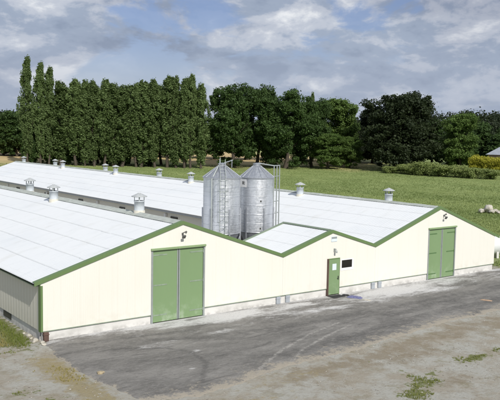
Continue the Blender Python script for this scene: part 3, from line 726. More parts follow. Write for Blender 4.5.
# ------------------------------------------------------------------ silos
def feed_silo(cx, cy, r, z0, z1, za, label, ladder):
    t = thing('feed_silo', (cx, cy, 0), label, 'silo', 'galvanised feed silos')
    pr = []; n = int((z1 - z0) / 0.028)
    for k in range(n + 1):
        z = lerp(z0, z1, k / n); pr.append((r + 0.0028 * math.sin(2 * math.pi * z / 0.112), z))
    b = MB(); b.lathe(pr, 72)
    nb = 6
    for k in range(nb + 1):
        z = lerp(z0, z1, k / nb); b.lathe([(r - 0.01, z - 0.022), (r + 0.0045, z - 0.02), (r + 0.0045, z + 0.02), (r - 0.01, z + 0.022)], 72)
    b.build('cylinder', M['galv'], t)
    c = MB(); c.lathe([(r - 0.02, z1 - 0.05), (r + 0.07, z1 - 0.05), (r + 0.08, z1), (0.26, za - 0.14), (0.26, za - 0.02), (0.29, za - 0.02), (0.29, za + 0.03), (0.0, za + 0.09)], 48, smooth=False)
    for k in range(16):
        a = 2 * math.pi * k / 16; c.tube([((r + 0.06) * math.cos(a), (r + 0.06) * math.sin(a), z1 + 0.025), (0.28 * math.cos(a), 0.28 * math.sin(a), za - 0.12)], 0.018, 6)
    c.build('cone_roof', M['silo_dark'], t)
    h = MB(); h.lathe([(0.16, 0.75), (0.17, 0.9), (r - 0.02, z0 - 0.02), (r, z0 + 0.05)], 40); h.build('hopper', M['silo_dark'], t)
    ou = MB(); ou.tube([(0, 0, 0.75), (0, 0, 0.45), (0, -0.9, 0.35)], 0.12, 10); ou.build('auger', M['pipe'], t)
    for k in range(6):
        a = math.radians(20) + 2 * math.pi * k / 6; m = Matrix.Rotation(a, 4, 'Z')
        l_ = MB(); l_.box(r + 0.005, r + 0.09, -0.055, 0.055, 0.0, z0 + 1.75, m); l_.box(r - 0.08, r + 0.17, -0.13, 0.13, 0.0, 0.03, m); l_.build('leg', M['silo_dark'], t)
    br = MB()
    for k in range(6):
        a = math.radians(20) + 2 * math.pi * k / 6; a2 = a + 2 * math.pi / 6; q = r + 0.03
        br.tube([(q * math.cos(a), q * math.sin(a), 0.5), (q * math.cos(a2), q * math.sin(a2), z0 - 0.15)], 0.02, 6)
        br.tube([(q * math.cos(a), q * math.sin(a), 1.6), (q * math.cos(a2), q * math.sin(a2), 1.6)], 0.02, 6)
    br.build('leg_braces', M['silo_dark'], t)
    if ladder:
        a = math.atan2(CAM.y - cy, CAM.x - cx) + math.radians(3); m = Matrix.Rotation(a, 4, 'Z')      # the ladder climbs the yard side
        ld = MB(); q = r + 0.12
        for s in (-0.19, 0.19):
            ld.tube([m @ Vector(p) for p in ((q, s, 1.2), (q, s, z1 + 0.02), (0.42, s, za + 0.0), (0.36, s, za + 0.32))], 0.024, 6)
        z = 1.3
        while z < z1: ld.tube([m @ Vector((q, -0.19, z)), m @ Vector((q, 0.19, z))], 0.014, 6); z += 0.28
        for k in range(4):
            f = (k + 0.5) / 4; ld.tube([m @ Vector((lerp(q, 0.42, f), s, lerp(z1, za, f))) for s in (-0.19, 0.19)], 0.014, 6)
        lad = ld.build('ladder', M['steel'], t)
        cg = MB()
        for k in range(5):
            z = lerp(z0 + 0.9, z1 - 0.15, k / 4)
            cg.tube([m @ Vector((q + 0.36 + 0.36 * math.cos(b_), 0.36 * math.sin(b_), z)) for b_ in np.linspace(-2.6, 2.6, 17)], 0.018, 6)
        for b_ in (-1.7, -0.8, 0, 0.8, 1.7):
            cg.tube([m @ Vector((q + 0.36 + 0.36 * math.cos(b_), 0.36 * math.sin(b_), z0 + 0.9)), m @ Vector((q + 0.36 + 0.36 * math.cos(b_), 0.36 * math.sin(b_), z1 - 0.15))], 0.012, 6)
        cg.build('ladder_cage', M['steel'], lad)
        pv = MB(); m2 = Matrix.Rotation(a - math.radians(33), 4, 'Z')
        pv.tube([m2 @ Vector((r + 0.10, 0, 0.3)), m2 @ Vector((r + 0.10, 0, z1 - 0.1)), m2 @ Vector((0.5, 0, za - 0.1))], 0.045, 8); pv.build('vent_pipe', M['steel'], t)
        lv_ = MB(); m3 = Matrix.Rotation(math.radians(-37), 4, 'Z')
        lv_.tube([m3 @ Vector(p) for p in ((0.1, 0, za + 0.05), (0.75, 0, za + 0.28))], 0.03, 6); lv_.tube([m3 @ Vector(p) for p in ((0.68, 0, za - 0.25), (0.68, 0, za + 0.30))], 0.025, 6)
        lv_.tube([m3 @ Vector(p) for p in ((-0.15, 0.1, za + 0.05), (-0.15, 0.1, za + 0.4))], 0.03, 6); lv_.build('lid_lever', M['pipe'], t)
    return t


silo1 = feed_silo(16.57, 9.0, 1.30, 3.12, 7.02, 7.95, 'galvanised silo with the caged ladder up its front', True)
silo2 = feed_silo(19.64, 9.0, 1.23, 3.05, 6.96, 7.92, 'galvanised silo with a small white sign plate and tall pipe posts at its side', False)
pp = MB()
for x, y in ((21.02, 8.72), (21.44, 8.9), (21.86, 9.1)): pp.tube([(x - 19.64, y - 9, 0.0), (x - 19.64, y - 9, 7.80)], 0.042, 8)
for z, rr in ((7.79, 0.042), (7.0, 0.03), (5.15, 0.03), (4.27, 0.03), (3.3, 0.03), (2.0, 0.03)): pp.tube([(1.38, -0.28, z), (1.80, -0.1, z), (2.22, 0.1, z)], rr, 8)
pp.tube([(1.38, -0.28, 7.79), (0.9, -0.15, 7.85), (0.12, 0.0, 7.98)], 0.042, 8); pp.tube([(1.38, -0.28, 7.0), (1.18, -0.2, 6.9)], 0.03)
pp.build('pipe_posts', M['steel'], silo2)
pa = math.radians(184.0)
mS = Matrix.Rotation(pa, 4, 'Z')
sg = MB(); sg.box(1.27, 1.285, -0.34, 0.34, 6.28, 6.84, mS); sgn = sg.build('sign_plate', M['white'], silo2)
sg = MB(); sg.box(1.286, 1.290, -0.07, 0.02, 6.47, 6.70, mS); sg.box(1.286, 1.290, 0.05, 0.19, 6.47, 6.51, mS); sg.box(1.286, 1.290, 0.05, 0.19, 6.57, 6.60, mS)
sg.box(1.286, 1.290, 0.05, 0.19, 6.65, 6.68, mS); sg.box(1.286, 1.290, 0.05, 0.085, 6.51, 6.65, mS); sg.build('sign_mark', M['dark'], sgn)
for z in (5.3, 3.35): hp = MB(); hp.box(1.225, 1.25, -0.05, 0.05, z - 0.06, z + 0.06, Matrix.Rotation(math.radians(-112), 4, 'Z')); hp.build('sight_hole', M['dark'], silo2)

# ------------------------------------------------------------------ small things in the yard
dm = MB(); dm.box(18.35, 19.35, -0.75, -0.16, 0.008, 0.035); tag(dm.build('door_mat', M['mat'], None, 0.008), 'black rubber mat lying at the foot of the narrow green door', 'door mat')


def crumple(name, mat, cx, cy, L, W, H, ang, label, cat, seed):
    r_ = np.random.default_rng(seed); nx, ny = 26, 16
    a, b = np.meshgrid(np.linspace(-1, 1, nx), np.linspace(-1, 1, ny), indexing='ij')
    e = np.clip(1 - a ** 4, 0, 1) * np.clip(1 - b ** 4, 0, 1)
    X = a * L / 2 * (1 + 0.2 * (vnoise(b * 3 + seed, a * 2, 1) - 0.5)); Yy = b * W / 2 * (1 + 0.5 * (vnoise(a * 3, b * 2 + seed, 1) - 0.5))
    Z = 0.012 + H * e * (0.3 + fbm(a * 2 + seed, b * 2, 1.6, 4))
    ca, sa = math.cos(ang), math.sin(ang)
    o = np_mesh(name, np.stack([cx + X * ca - Yy * sa, cy + X * sa + Yy * ca, Z], -1).reshape(-1, 3), grid_faces(nx, ny), mat, None, None, True)
    return tag(o, label, cat)


crumple('plastic_sack', M['blue'], 19.62, -1.3, 0.9, 0.5, 0.12, math.radians(-72), 'crumpled blue plastic sack on the asphalt by the narrow green door', 'sack', 3)
crumple('dark_bag', M['mat'], 19.55, -0.55, 0.5, 0.22, 0.09, math.radians(-60), 'small black bag on the asphalt between the blue sack and the wall', 'bag', 8)
crumple('cloth_scrap', M['stone'], 19.75, -2.2, 0.55, 0.25, 0.05, math.radians(-70), 'flat grey-green scrap on the asphalt just beyond the blue sack', 'scrap', 9)
crumple('wood_board', M['orange'], 26.05, -6.3, 0.7, 0.28, 0.05, math.radians(-70), 'short orange-brown board lying by the far edge of the asphalt', 'board', 12)


def rock(mb, x, y, z, s, r_):
    bm = bmesh.new(); bmesh.ops.create_icosphere(bm, subdivisions=3, radius=1)
    k = [r_.uniform(0.7, 1.25) for _ in range(3)]; off = r_.uniform(0, 50); a = r_.uniform(0, 6.28)
    vs_ = []
    for v_ in bm.verts:
        d = 0.5 + 0.5 * float(vnoise(v_.co.x * 1.3 + off, v_.co.y * 1.3 + v_.co.z * 1.7 + off, 1.0)) + 0.5 * float(fbm(v_.co.x * 3 + off, v_.co.y * 3 - v_.co.z * 3.3 + off, 1.3, 3))
        q = Vector((v_.co.x * k[0], v_.co.y * k[1], v_.co.z * k[2] * 0.7)) * d * s
        vs_.append((x + q.x * math.cos(a) - q.y * math.sin(a), y + q.x * math.sin(a) + q.y * math.cos(a), z + q.z))
    mb.add(vs_, [[w.index for w in f.verts] for f in bm.faces], True); bm.free()


rr = random.Random(9)
mb = MB(); rock(mb, 0.3, -5.83, 0.02, 0.16, rr); rock(mb, 0.42, -5.75, 0.01, 0.09, rr); tag(mb.build('flat_stone', M['tan']), 'tan flat stone lying on the dark asphalt near its rough edge', 'stone')
for i, (x, y, s) in enumerate([(-0.12, 0.35, 0.16), (-0.18, 0.8, 0.13), (0.02, -0.15, 0.14), (-0.1, 1.3, 0.15), (-0.16, 1.85, 0.12), (-0.05, -0.5, 0.12), (-0.3, 0.1, 0.11)]):
    mb = MB(); rock(mb, x, y, 0.0, s * 0.8, rr)
    tag(mb.build('rubble_stone', M['stone']), ['largest pale stone', 'second pale stone along the plinth', 'pale stone beside the brown downspout', 'third pale stone along the plinth', 'innermost pale stone'
        , 'pale stone at the tip of the asphalt corner', 'small pale stone on the grass edge'][i] + ' at the near barn corner', 'stone', 'pale stones at the barn corner')

# white horizontal tank at the far barn's corner
tk = thing('storage_tank', (41.6, 4.9, 0), 'white horizontal tank with rounded end beyond the far barn corner', 'tank')
mb = MB(); prof = [(0.0, 0.0), (0.35, 0.04), (0.60, 0.14), (0.76, 0.30), (0.80, 0.45), (0.80, 3.6), (0.76, 3.8), (0.55, 3.98), (0.0, 4.06)]
n = 36
vs_ = [(z, r * math.cos(2 * math.pi * k / n), 0.98 + r * math.sin(2 * math.pi * k / n)) for r, z in prof for k in range(n)]
mb.add(vs_, [(i * n + k, i * n + (k + 1) % n, (i + 1) * n + (k + 1) % n, (i + 1) * n + k) for i in range(len(prof) - 1) for k in range(n)], True)
mb.build('shell', M['tank'], tk)
for x in (0.9, 3.1):
    s_ = MB(); s_.prism([(-0.7, -0.05), (0.7, -0.05), (0.66, 0.55), (0.35, 0.27), (-0.35, 0.27), (-0.66, 0.55)], 'x', x - 0.1, x + 0.1); s_.build('cradle', M['conc'], tk)
lid = MB(); lid.lathe([(0.2, 0), (0.2, 0.12), (0.23, 0.12), (0.23, 0.16), (0, 0.18)], 20, (2.0, 0, 1.76)); lid.build('hatch', M['steel'], tk)
tk.location = (38.65, 5.2, 0); tk.rotation_euler.z = math.radians(-28)

# rubble heap in the field
for i, (dx, dy, z, s) in enumerate([(0, 0, 0.75, 0.9), (0.9, -0.8, 0.35, 0.7), (-1.0, 0.7, 0.3, 0.6), (1.4, -1.6, 0.2, 0.6), (-0.4, -1.0, 0.25, 0.55), (0.6, 0.8, 0.3, 0.6), (-1.7, 0.2, 0.12, 0.4), (0.2, -1.9, 0.12, 0.42), (2.2, -2.4, 0.2, 0.6)]):
    mb = MB(); rock(mb, 73.8 + dx * 0.8, 27.0 + dy * 0.8, z * 0.7 + 0.1, s * 0.68, rr)
    tag(mb.build('boulder', M['stone']), ['topmost and largest pale boulder', 'pale boulder leaning on the near flank', 'pale boulder at the back', 'rear pale boulder on the house side', 'low grey boulder at the foot', 'half hidden boulder behind the top', 'smallest outlying boulder', 'small boulder low on the flank', 'farthest outlying boulder'][i] + ' of the heap in the green field', 'boulder', 'boulders heaped in the field')

# ------------------------------------------------------------------ trees
def leaf_cloud(lobes, per, size, r_, flat=0.55, shell=0.55, droop=0.0):
    """lobes: (n,6) centre + radii. Leaf sprays spread through every lobe, most near its skin."""
    lobes = np.asarray(lobes); n = len(lobes) * per
    L = np.repeat(lobes, per, 0)
    d = r_.normal(size=(n, 3)); d /= np.linalg.norm(d, axis=1)[:, None]
    rad = (shell + (1 - shell) * r_.random(n)) ** 0.7
    rad = np.where(r_.random(n) < 0.2, r_.random(n), rad) * (0.85 + 0.35 * r_.random(n)) * np.where(r_.random(n) < 0.13, 1.15 + 0.5 * r_.random(n), 1.0)
    P = L[:, :3] + d * L[:, 3:] * rad[:, None]
    nrm = d * 0.8 + r_.normal(size=(n, 3)) * flat + np.array([0, 0, 0.25]); nrm /= np.linalg.norm(nrm, axis=1)[:, None]
    t = np.cross(nrm, r_.normal(size=(n, 3))); t /= np.linalg.norm(t, axis=1)[:, None]; b = np.cross(nrm, t)
    s = size * (0.55 + 0.9 * r_.random(n))[:, None]; a = (0.45 + 0.4 * r_.random(n))[:, None]
    V = np.stack([P - t * s, P - b * s * a + nrm * s * 0.12, P + t * s, P + b * s * a + nrm * s * 0.12], 1)
    tint = np.repeat(np.clip(np.repeat(r_.random(len(lobes)), per) * 0.65 + 0.45 * r_.random(n) - 0.05, 0, 1), 4)
    return V.reshape(-1, 3), np.arange(4 * n).reshape(-1, 4), tint


def poplar_lobes(H, W, r_, n, low=0.13):
    """long upswept sprays round the stem, thinning to a wispy top"""
    out = []
    lobed = [(r_.uniform(0, 6.28), r_.uniform(0.2, 0.95)) for _ in range(9)]                     # a few limbs bulge out, so no two sides are alike
    for k in range(n):
        t = low + (0.965 - low) * ((k + r_.random()) / n) ** 0.95
        u_ = (t - low) / (1 - low)
        env = W * min(1.0, 0.50 + 1.6 * u_) * (1 - max(0, u_ - 0.42) ** 1.5 * 1.75)
        a = r_.uniform(0, 6.28)
        env *= 0.72 + 0.55 * max([math.exp(-((math.atan2(math.sin(a - b), math.cos(a - b)) / 0.7) ** 2) - ((t - c) / 0.12) ** 2) for b, c in lobed] + [0])
        q = env * r_.random() ** 0.6
        s = r_.uniform(0.22, 0.62) * (0.75 + 0.4 * (1 - t))
        out.append((q * math.cos(a), q * math.sin(a), t * H + 0.35 * q, s, s, s * r_.uniform(1.5, 3.0)))
    return out


def oak_lobes(H, W, r_, n, base=0.02, sz=1.0):
    out = []
    big = []
    for k in range(15):
        a = r_.uniform(0, 6.28); t = r_.uniform(0.16, 0.86); q = W * 0.62 * math.sqrt(max(0, 1 - ((t - 0.42) / 0.55) ** 2)) * r_.uniform(0.5, 1.0)
        big.append((q * math.cos(a), q * math.sin(a), t * H, W * r_.uniform(0.30, 0.44)))
    big.append((0, 0, H * 0.72, W * 0.45)); big.append((0, 0, H * 0.40, W * 0.62)); big.append((0, 0, H * 0.2, W * 0.6))
    while len(out) < n:
        bx, by, bz, br = big[r_.integers(len(big))]
        d = r_.normal(size=3); d /= np.linalg.norm(d); rr_ = br * r_.uniform(0.65, 1.05)
        p = np.array([bx, by, bz]) + d * rr_ * np.array([1, 1, 0.85])
        if p[2] < base * H + 0.5 or p[2] > H - 0.4 or math.hypot(p[0], p[1]) > W: continue
        s = sz * r_.uniform(0.55, 1.25); out.append((*p, s * 1.15, s * 1.15, s * 0.85))
    return out


def trunk_mesh(H, r0, r_, top=0.8, limbs=7, spread=0.25, start=0.2):
    mb = MB(); pts = []
    for k in range(7):
        t = k / 6 * top; pts.append((0.12 * H * 0.1 * math.sin(k * 1.7 + r0 * 9), 0.1 * H * 0.1 * math.cos(k * 1.3), t * H))
    mb.tube(pts, [r0 * (1.25 if k == 0 else 1 - 0.82 * k / 6) for k in range(7)], 9)
    for k in range(limbs):
        t = start + (top - start - 0.05) * (k + r_.random() * 0.6) / limbs; a = r_.uniform(0, 6.28); L = H * spread * (1.1 - t) * r_.uniform(0.7, 1.2)
        b = np.array([np.interp(t * H, [p[2] for p in pts], [p[j] for p in pts]) for j in (0, 1)])
        p0 = (b[0], b[1], t * H); p1 = (b[0] + L * 0.5 * math.cos(a), b[1] + L * 0.5 * math.sin(a), t * H + L * 0.45); p2 = (b[0] + L * math.cos(a), b[1] + L * math.sin(a), t * H + L * 1.05)
        rr_ = r0 * 0.42 * (1 - t * 0.6); mb.tube([p0, p1, p2], [rr_, rr_ * 0.7, rr_ * 0.25], 6)
    return mb


PROTO = {}


def make_proto(key, name, H, W, kind, mat, n, per, size, seed, r0, limbs=7):
    """one tree of its kind (trunk and crown), copied later"""
    r_ = np.random.default_rng(seed)
    t = thing(name, (0, 0, 0), None, None)
    if kind == 'poplar': lb = poplar_lobes(H, W, r_, n, limbs / 100); tm = trunk_mesh(H, r0, r_, 0.86, 9, 0.10, 0.16)
    elif kind == 'bush': lb = oak_lobes(H, W, r_, n, 0.0, 0.55); tm = trunk_mesh(H, r0, r_, 0.6, 5, 0.3, 0.1)
    else: lb = oak_lobes(H, W, r_, n); tm = trunk_mesh(H, r0, r_, 0.7, limbs, 0.23, 0.2)
    tm.build('trunk', M['bark'], t)
    V, F, T = leaf_cloud(lb, per, size, r_)
    V[:, 2] = np.maximum(V[:, 2], 0.05)
    np_mesh('crown', V, F, M[mat], t, dict(tint=T))
    PROTO[key] = dict(o=t, H=H, W=W, used=False); return t


def plant(key, x, y, H, W, label, cat, group, rot=None):
    p = PROTO[key]
    o = p['o'] if not p['used'] else copy_tree(p['o']); p['used'] = True
    o.location = (x, y, float(terrain(x, y)) - 0.05); o.scale = (W / p['W'], W / p['W'], H / p['H']); o.rotation_euler.z = rnd.uniform(0, 6.28) if rot is None else rot
    return tag(o, label, cat, group)


make_proto('pop1', 'poplar_tree', 25, 2.1, 'poplar', 'lf_pop', 260, 85, 0.175, 1, 0.26, 10)
make_proto('pop2', 'poplar_tree', 24, 2.5, 'poplar', 'lf_pop', 300, 85, 0.175, 2, 0.28, 16)
make_proto('pop3', 'poplar_tree', 24, 2.3, 'poplar', 'lf_pop', 235, 85, 0.175, 3, 0.25, 7)
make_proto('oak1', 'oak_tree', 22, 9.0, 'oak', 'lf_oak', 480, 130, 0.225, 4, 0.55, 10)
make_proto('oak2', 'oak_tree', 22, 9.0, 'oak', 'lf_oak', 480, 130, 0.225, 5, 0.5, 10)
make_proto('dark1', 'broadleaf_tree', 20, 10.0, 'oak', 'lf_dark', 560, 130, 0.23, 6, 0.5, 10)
make_proto('mid1', 'broadleaf_tree', 20, 6.5, 'oak', 'lf_mid', 330, 130, 0.205, 7, 0.38, 8)
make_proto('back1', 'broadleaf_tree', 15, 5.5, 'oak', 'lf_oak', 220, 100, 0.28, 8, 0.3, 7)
make_proto('bush1', 'shrub', 3, 2.6, 'bush', 'lf_olive', 130, 80, 0.11, 9, 0.07)
make_proto('gold1', 'golden_shrub', 4.4, 2.4, 'bush', 'lf_yel', 170, 80, 0.11, 10, 0.08)

POP = [(54.3, 151.1, 28.4), (57.2, 149.5, 27.2), (59.1, 148.3, 26.6), (61.3, 147.1, 22.8), (64.4, 145.3, 23.0), (66.5, 143.9, 23.4), (68.7, 142.5, 22.9), (71.1, 141.0, 23.3), (73.0, 139.8, 23.1),
       (75.2, 138.4, 22.6), (77.4, 137.0, 23.2), (79.5, 135.4, 23.0), (81.6, 134.0, 23.5), (84.6, 131.8, 25.6), (86.2, 130.6, 24.4), (87.9, 129.3, 24.6), (89.6, 128.0, 25.0), (91.2, 127.1, 23.2)]
names = ['tallest poplar, first of its row, standing clear of its neighbours', 'second tall poplar of the row, slightly shorter than the tallest', 'third tall poplar, last of the high trio at the start of the row',
         'poplar stepping down beside the high trio, fourth in the front row']
for i, (x, y, h) in enumerate(POP):
    lb = names[i] if i < 4 else ['fifth', 'sixth', 'seventh', 'eighth', 'ninth', 'tenth', 'eleventh', 'twelfth', 'thirteenth', 'fourteenth', 'fifteenth', 'sixteenth', 'seventeenth', 'last'][i - 4] + ' poplar along the front row, counted from the tall end' + (', just before the dark oaks' if i == 17 else '')
    j = 1 if i > 2 else 0
    plant(['pop1', 'pop2', 'pop3'][i % 3] if i > 2 else 'pop1', x + j * rnd.uniform(-0.4, 0.4), y + j * rnd.uniform(-0.8, 0.8), h * 0.965 * rnd.uniform(0.97, 1.02), (2.1 if i < 3 else rnd.uniform(2.3, 3.4)), lb, 'poplar tree', 'poplars in the front row')
POP2 = [(66.0, 154.4, 22.0), (69.3, 152.7, 22.3), (71.5, 151.2, 22.6), (73.9, 150.0, 22.4), (76.1, 148.5, 22.7), (78.3, 147.4, 22.3), (80.6, 145.9, 22.9), (82.8, 144.5, 23.0), (85.1, 143.0, 23.2), (87.9, 141.2, 23.6), (90.3, 139.4, 24.0), (93.7, 137.1, 23.4), (57.9, 157.5, 15.5), (61.8, 155.8, 16.5)]
for i, (x, y, h) in enumerate(POP2):
    lb = ['first', 'second', 'third', 'fourth', 'fifth', 'sixth', 'seventh', 'eighth', 'ninth', 'tenth', 'eleventh', 'last', 'short first', 'short second'][i] + (' poplar half hidden in the rear row, counted from the tall end' if i < 12 else ' poplar filling in behind the high trio')
    plant(['pop2', 'pop3', 'pop1'][i % 3], x + rnd.uniform(-0.6, 0.6), y + rnd.uniform(-0.8, 0.8), h * 0.965 * rnd.uniform(0.94, 1.01), rnd.uniform(2.5, 3.4), lb, 'poplar tree', 'poplars in the rear row')

for key, x, y, H, W, lb, cat in [
    ('oak1', 101.2, 125.9, 22.8, 9.2, 'broad dark oak behind the silos, next to the poplar row', 'oak tree'),
    ('oak2', 110.5, 127.0, 22.6, 8.4, 'dark oak standing back between its two broad neighbours behind the silos', 'oak tree'),
    ('oak1', 113.0, 117.5, 21.8, 9.6, 'broad dark oak rising over the silo pipe posts', 'oak tree'),
    ('oak2', 121.5, 117.5, 19.0, 6.6, 'smaller dark oak sloping down beside the bright green tree', 'oak tree'),
    ('mid1', 121.5, 110.8, 10.6, 4.9, 'low mid green tree in front of the dark oaks at the field edge', 'tree'),
    ('mid1', 132.5, 118.5, 21.0, 7.2, 'bright green round tree between the dark oaks and the black-green tree', 'tree'),
    ('mid1', 128.9, 109.6, 9.6, 3.9, 'low green tree in the gap under the bright round tree', 'tree'),
    ('dark1', 134.8, 98.3, 20.6, 12.4, 'huge black-green tree with crown down to the field, biggest of the line', 'tree'),
    ('mid1', 148.7, 88.6, 16.8, 6.0, 'mid green tree beside the huge black-green one, above the golden shrubs', 'tree'),
    ('dark1', 148.7, 120.3, 16.6, 7.5, 'dark tree filling in behind the bright green round tree', 'tree')]:
    plant(key, x, y, H, W, lb, cat, 'big trees along the field')
for i, (x, y, h, w) in enumerate([(60.2, 152.0, 7.5, 3.0), (64.0, 149.5, 6.0, 2.6), (68.0, 147.2, 8.2, 3.2), (72.6, 144.0, 5.6, 2.4), (76.6, 141.5, 6.6, 2.6), (55.8, 153.0, 9.0, 3.0), (82.5, 138.5, 4.6, 2.0)]):
    plant('back1', x, y, h, w, ['tallest bushy tree of the undergrowth behind the high poplar trio', 'bushy tree in the undergrowth after the high poplar trio', 'broadest bushy tree in the undergrowth between the poplar stems', 'low bush between poplar stems in mid row', 'bushy tree low between poplar stems past mid row', 'bushy tree at the foot of the tallest poplar', 'smallest bush under the poplars toward the oaks'][i], 'tree', 'undergrowth between the poplars')
plant('pop3', 127.0, 123.5, 20.8, 1.3, 'thin spire-like tree poking out above the dark oaks', 'tree', None)

BACK = [(60.9, 190.5, 14.2), (63.1, 184.4, 14.9), (56.6, 192.7, 13.8), (67.7, 186.6, 13.6), (74, 186, 14.5), (80.5, 182, 13.8), (87, 178, 14.8), (94, 173, 14.0), (101, 168, 14.6), (108, 163, 14.0), (116, 157, 15.0), (124, 151, 14.2), (50, 197, 14), (165.4, 111.3, 16.3), (166.7, 94.2, 14.4), (168.8, 89.1, 13.6), (160.4, 100.5, 15.0), (156.5, 121, 16.4), (172, 100, 15.5), (162, 84, 11.5), (175, 86, 14.5), (155.5, 93.5, 12.5), (140, 138, 14.5), (148, 130, 15), (132, 145, 14.5), (78, 190, 14.5), (84, 186, 15), (91, 181, 14), (98, 176, 15), (104.5, 171, 14.4), (112, 166, 14.8), (71, 194, 14), (66, 196, 14.5)]
bl = ['darkest tree', 'tree', 'tree', 'round tree']
for i, (x, y, h) in enumerate(BACK):
    if x > 150: lb = 'dark distant tree above the golden shrubs and pale roofed house'
    elif x > 120: lb = 'distant tree glimpsed between the dark oaks'
    else: lb = 'distant dark tree at the far edge of the wheat behind the poplars'
    plant('back1', x, y, h * (0.82 if x > 150 else 0.92), rnd.uniform(5.2, 6.6), lb, 'tree', 'distant trees by the house' if x > 150 else ('distant trees among the oaks' if x > 120 else 'trees at the edge of the wheat'))

SH = [(128.8, 88.7, 2.6, 3.6, 'low olive shrub at the start of the field-edge thicket, beside the huge dark tree'), (128.9, 83.6, 3.4, 3.8, 'tallest olive shrub in the thicket along the field'), (129.4, 79.5, 3.0, 3.4, 'olive shrub in the middle of the field-edge thicket'), (130.6, 75.6, 3.0, 3.2, 'olive shrub in front of the golden shrubs'), (131.6, 71.8, 2.6, 3.0, 'low olive shrub near the pale roofed house'),
      (126.5, 92.5, 1.8, 2.6, 'smallest olive shrub under the huge dark tree'), (133, 68, 2.4, 3.0, 'last olive shrub of the thicket, by the house'), (127.6, 86.0, 2.2, 2.6, 'short olive shrub tucked before the tallest one')]
for x, y, H, W, lb in SH: plant('bush1', x, y, H, W, lb, 'shrub', 'olive shrubs along the field')
for x, y, H, W, lb in [(142.3, 78.6, 4.9, 2.5, 'golden yellow shrub next to the dark trees'), (142.6, 75.6, 4.7, 2.5, 'golden yellow shrub between its two yellow neighbours'), (143.0, 72.6, 4.6, 2.5, 'golden yellow shrub under the corner of the pale roof')]:
    plant('gold1', x, y, H, W, lb, 'golden shrub', 'golden shrubs before the house')

# house beyond the field
hz = float(terrain(152, 72))
house = thing('farmhouse', (153.2, 73.2, hz), 'house with pale slate hipped roof behind the golden shrubs', 'house')
mb = MB(); mb.box(-4, 4, -7, 7, 0, 4.6); mb.build('wall', M['render'], house)
mb = MB(); e = 0.45; mb.add([(-4 - e, -7 - e, 4.55), (4 + e, -7 - e, 4.55), (4 + e, 7 + e, 4.55), (-4 - e, 7 + e, 4.55), (0, -4.2, 7.4), (0, 4.2, 7.4)], [(3, 2, 1, 0), (0, 1, 4), (1, 2, 5, 4), (2, 3, 5), (3, 0, 4, 5)])
rf = mb.build('roof', M['slate'], house)
mb = MB(); mb.box(-0.5, 0.5, -1.9, -1.1, 6.4, 8.4); mb.box(-0.6, 0.6, -2.0, -1.0, 8.4, 8.55); mb.build('chimney', M['render'], rf)
for y in (-4.5, -1.2, 2.2, 5.2):
    mb = MB(); mb.box(-4.06, -3.99, y - 0.55, y + 0.55, 1.5, 3.0); w_ = mb.build('window', M['white'], house)
    mb = MB(); mb.box(-4.08, -4.062, y - 0.46, y + 0.46, 1.6, 2.9); mb.build('pane', M['glass'], w_)
house.rotation_euler.z = math.radians(8)

# far wooded hills
def wooded_hill(pts, height, width, seed):
    """a long ridge through pts, with its canopy"""
    r_ = np.random.default_rng(seed)
    pts = np.array(pts, float); L = np.linalg.norm(np.diff(pts, axis=0), axis=1).sum(); n = 60; mm = 17
    s = np.linspace(0, 1, n); cum = np.concatenate([[0], np.cumsum(np.linalg.norm(np.diff(pts, axis=0), axis=1))]) / L
    cx = np.interp(s, cum, pts[:, 0]); cy = np.interp(s, cum, pts[:, 1]); hh = np.interp(s, cum, height) * (0.94 + 0.12 * vnoise(s * 9, s * 0 + seed, 1))
    tx, ty = np.gradient(cx), np.gradient(cy); q = np.hypot(tx, ty); nx, ny = -ty / q, tx / q
    c = np.linspace(-1, 1, mm)
    X = cx[:, None] + nx[:, None] * c * width; Y = cy[:, None] + ny[:, None] * c * width; Z = hh[:, None] * np.cos(c * math.pi / 2)[None, :] ** 1.2 + 2.5
    o = np_mesh('wooded_hill', np.stack([X, Y, Z], -1).reshape(-1, 3), grid_faces(n, mm), M['floor'], None, None, True); tag(o, kind='structure')
    k = 900; a = r_.random(k) * (n - 1); b = r_.random(k) * (mm - 1)
    i0, j0 = a.astype(int), b.astype(int)
    P = np.stack([X[i0, j0], Y[i0, j0], Z[i0, j0]], -1) + r_.normal(size=(k, 3)) * np.array([4, 4, 0.4]) + np.array([0, 0, 2.5])
    rad = r_.uniform(3.0, 5.5, (k, 1)); lb = np.concatenate([P, rad, rad, rad * 0.85], 1)
    return leaf_cloud(lb, 90, 0.62, r_)


cl = [wooded_hill([(300, 330), (352, 264), (384, 238), (440, 170), (470, 90)], [12, 19, 19.5, 20, 17], 70, 5), wooded_hill([(20, 440), (90, 430), (135, 423), (190, 400), (240, 350)], [14, 16, 16, 14, 11], 60, 6)]
V = np.concatenate([q[0] for q in cl]); F = np.concatenate([cl[0][1], cl[1][1] + len(cl[0][0])]); T = np.concatenate([q[2] for q in cl])
fw = np_mesh('distant_woodland', V, F, M['lf_dark'], None, dict(tint=T)); tag(fw, 'dark woodland covering the far hills', 'woodland', None, 'stuff')

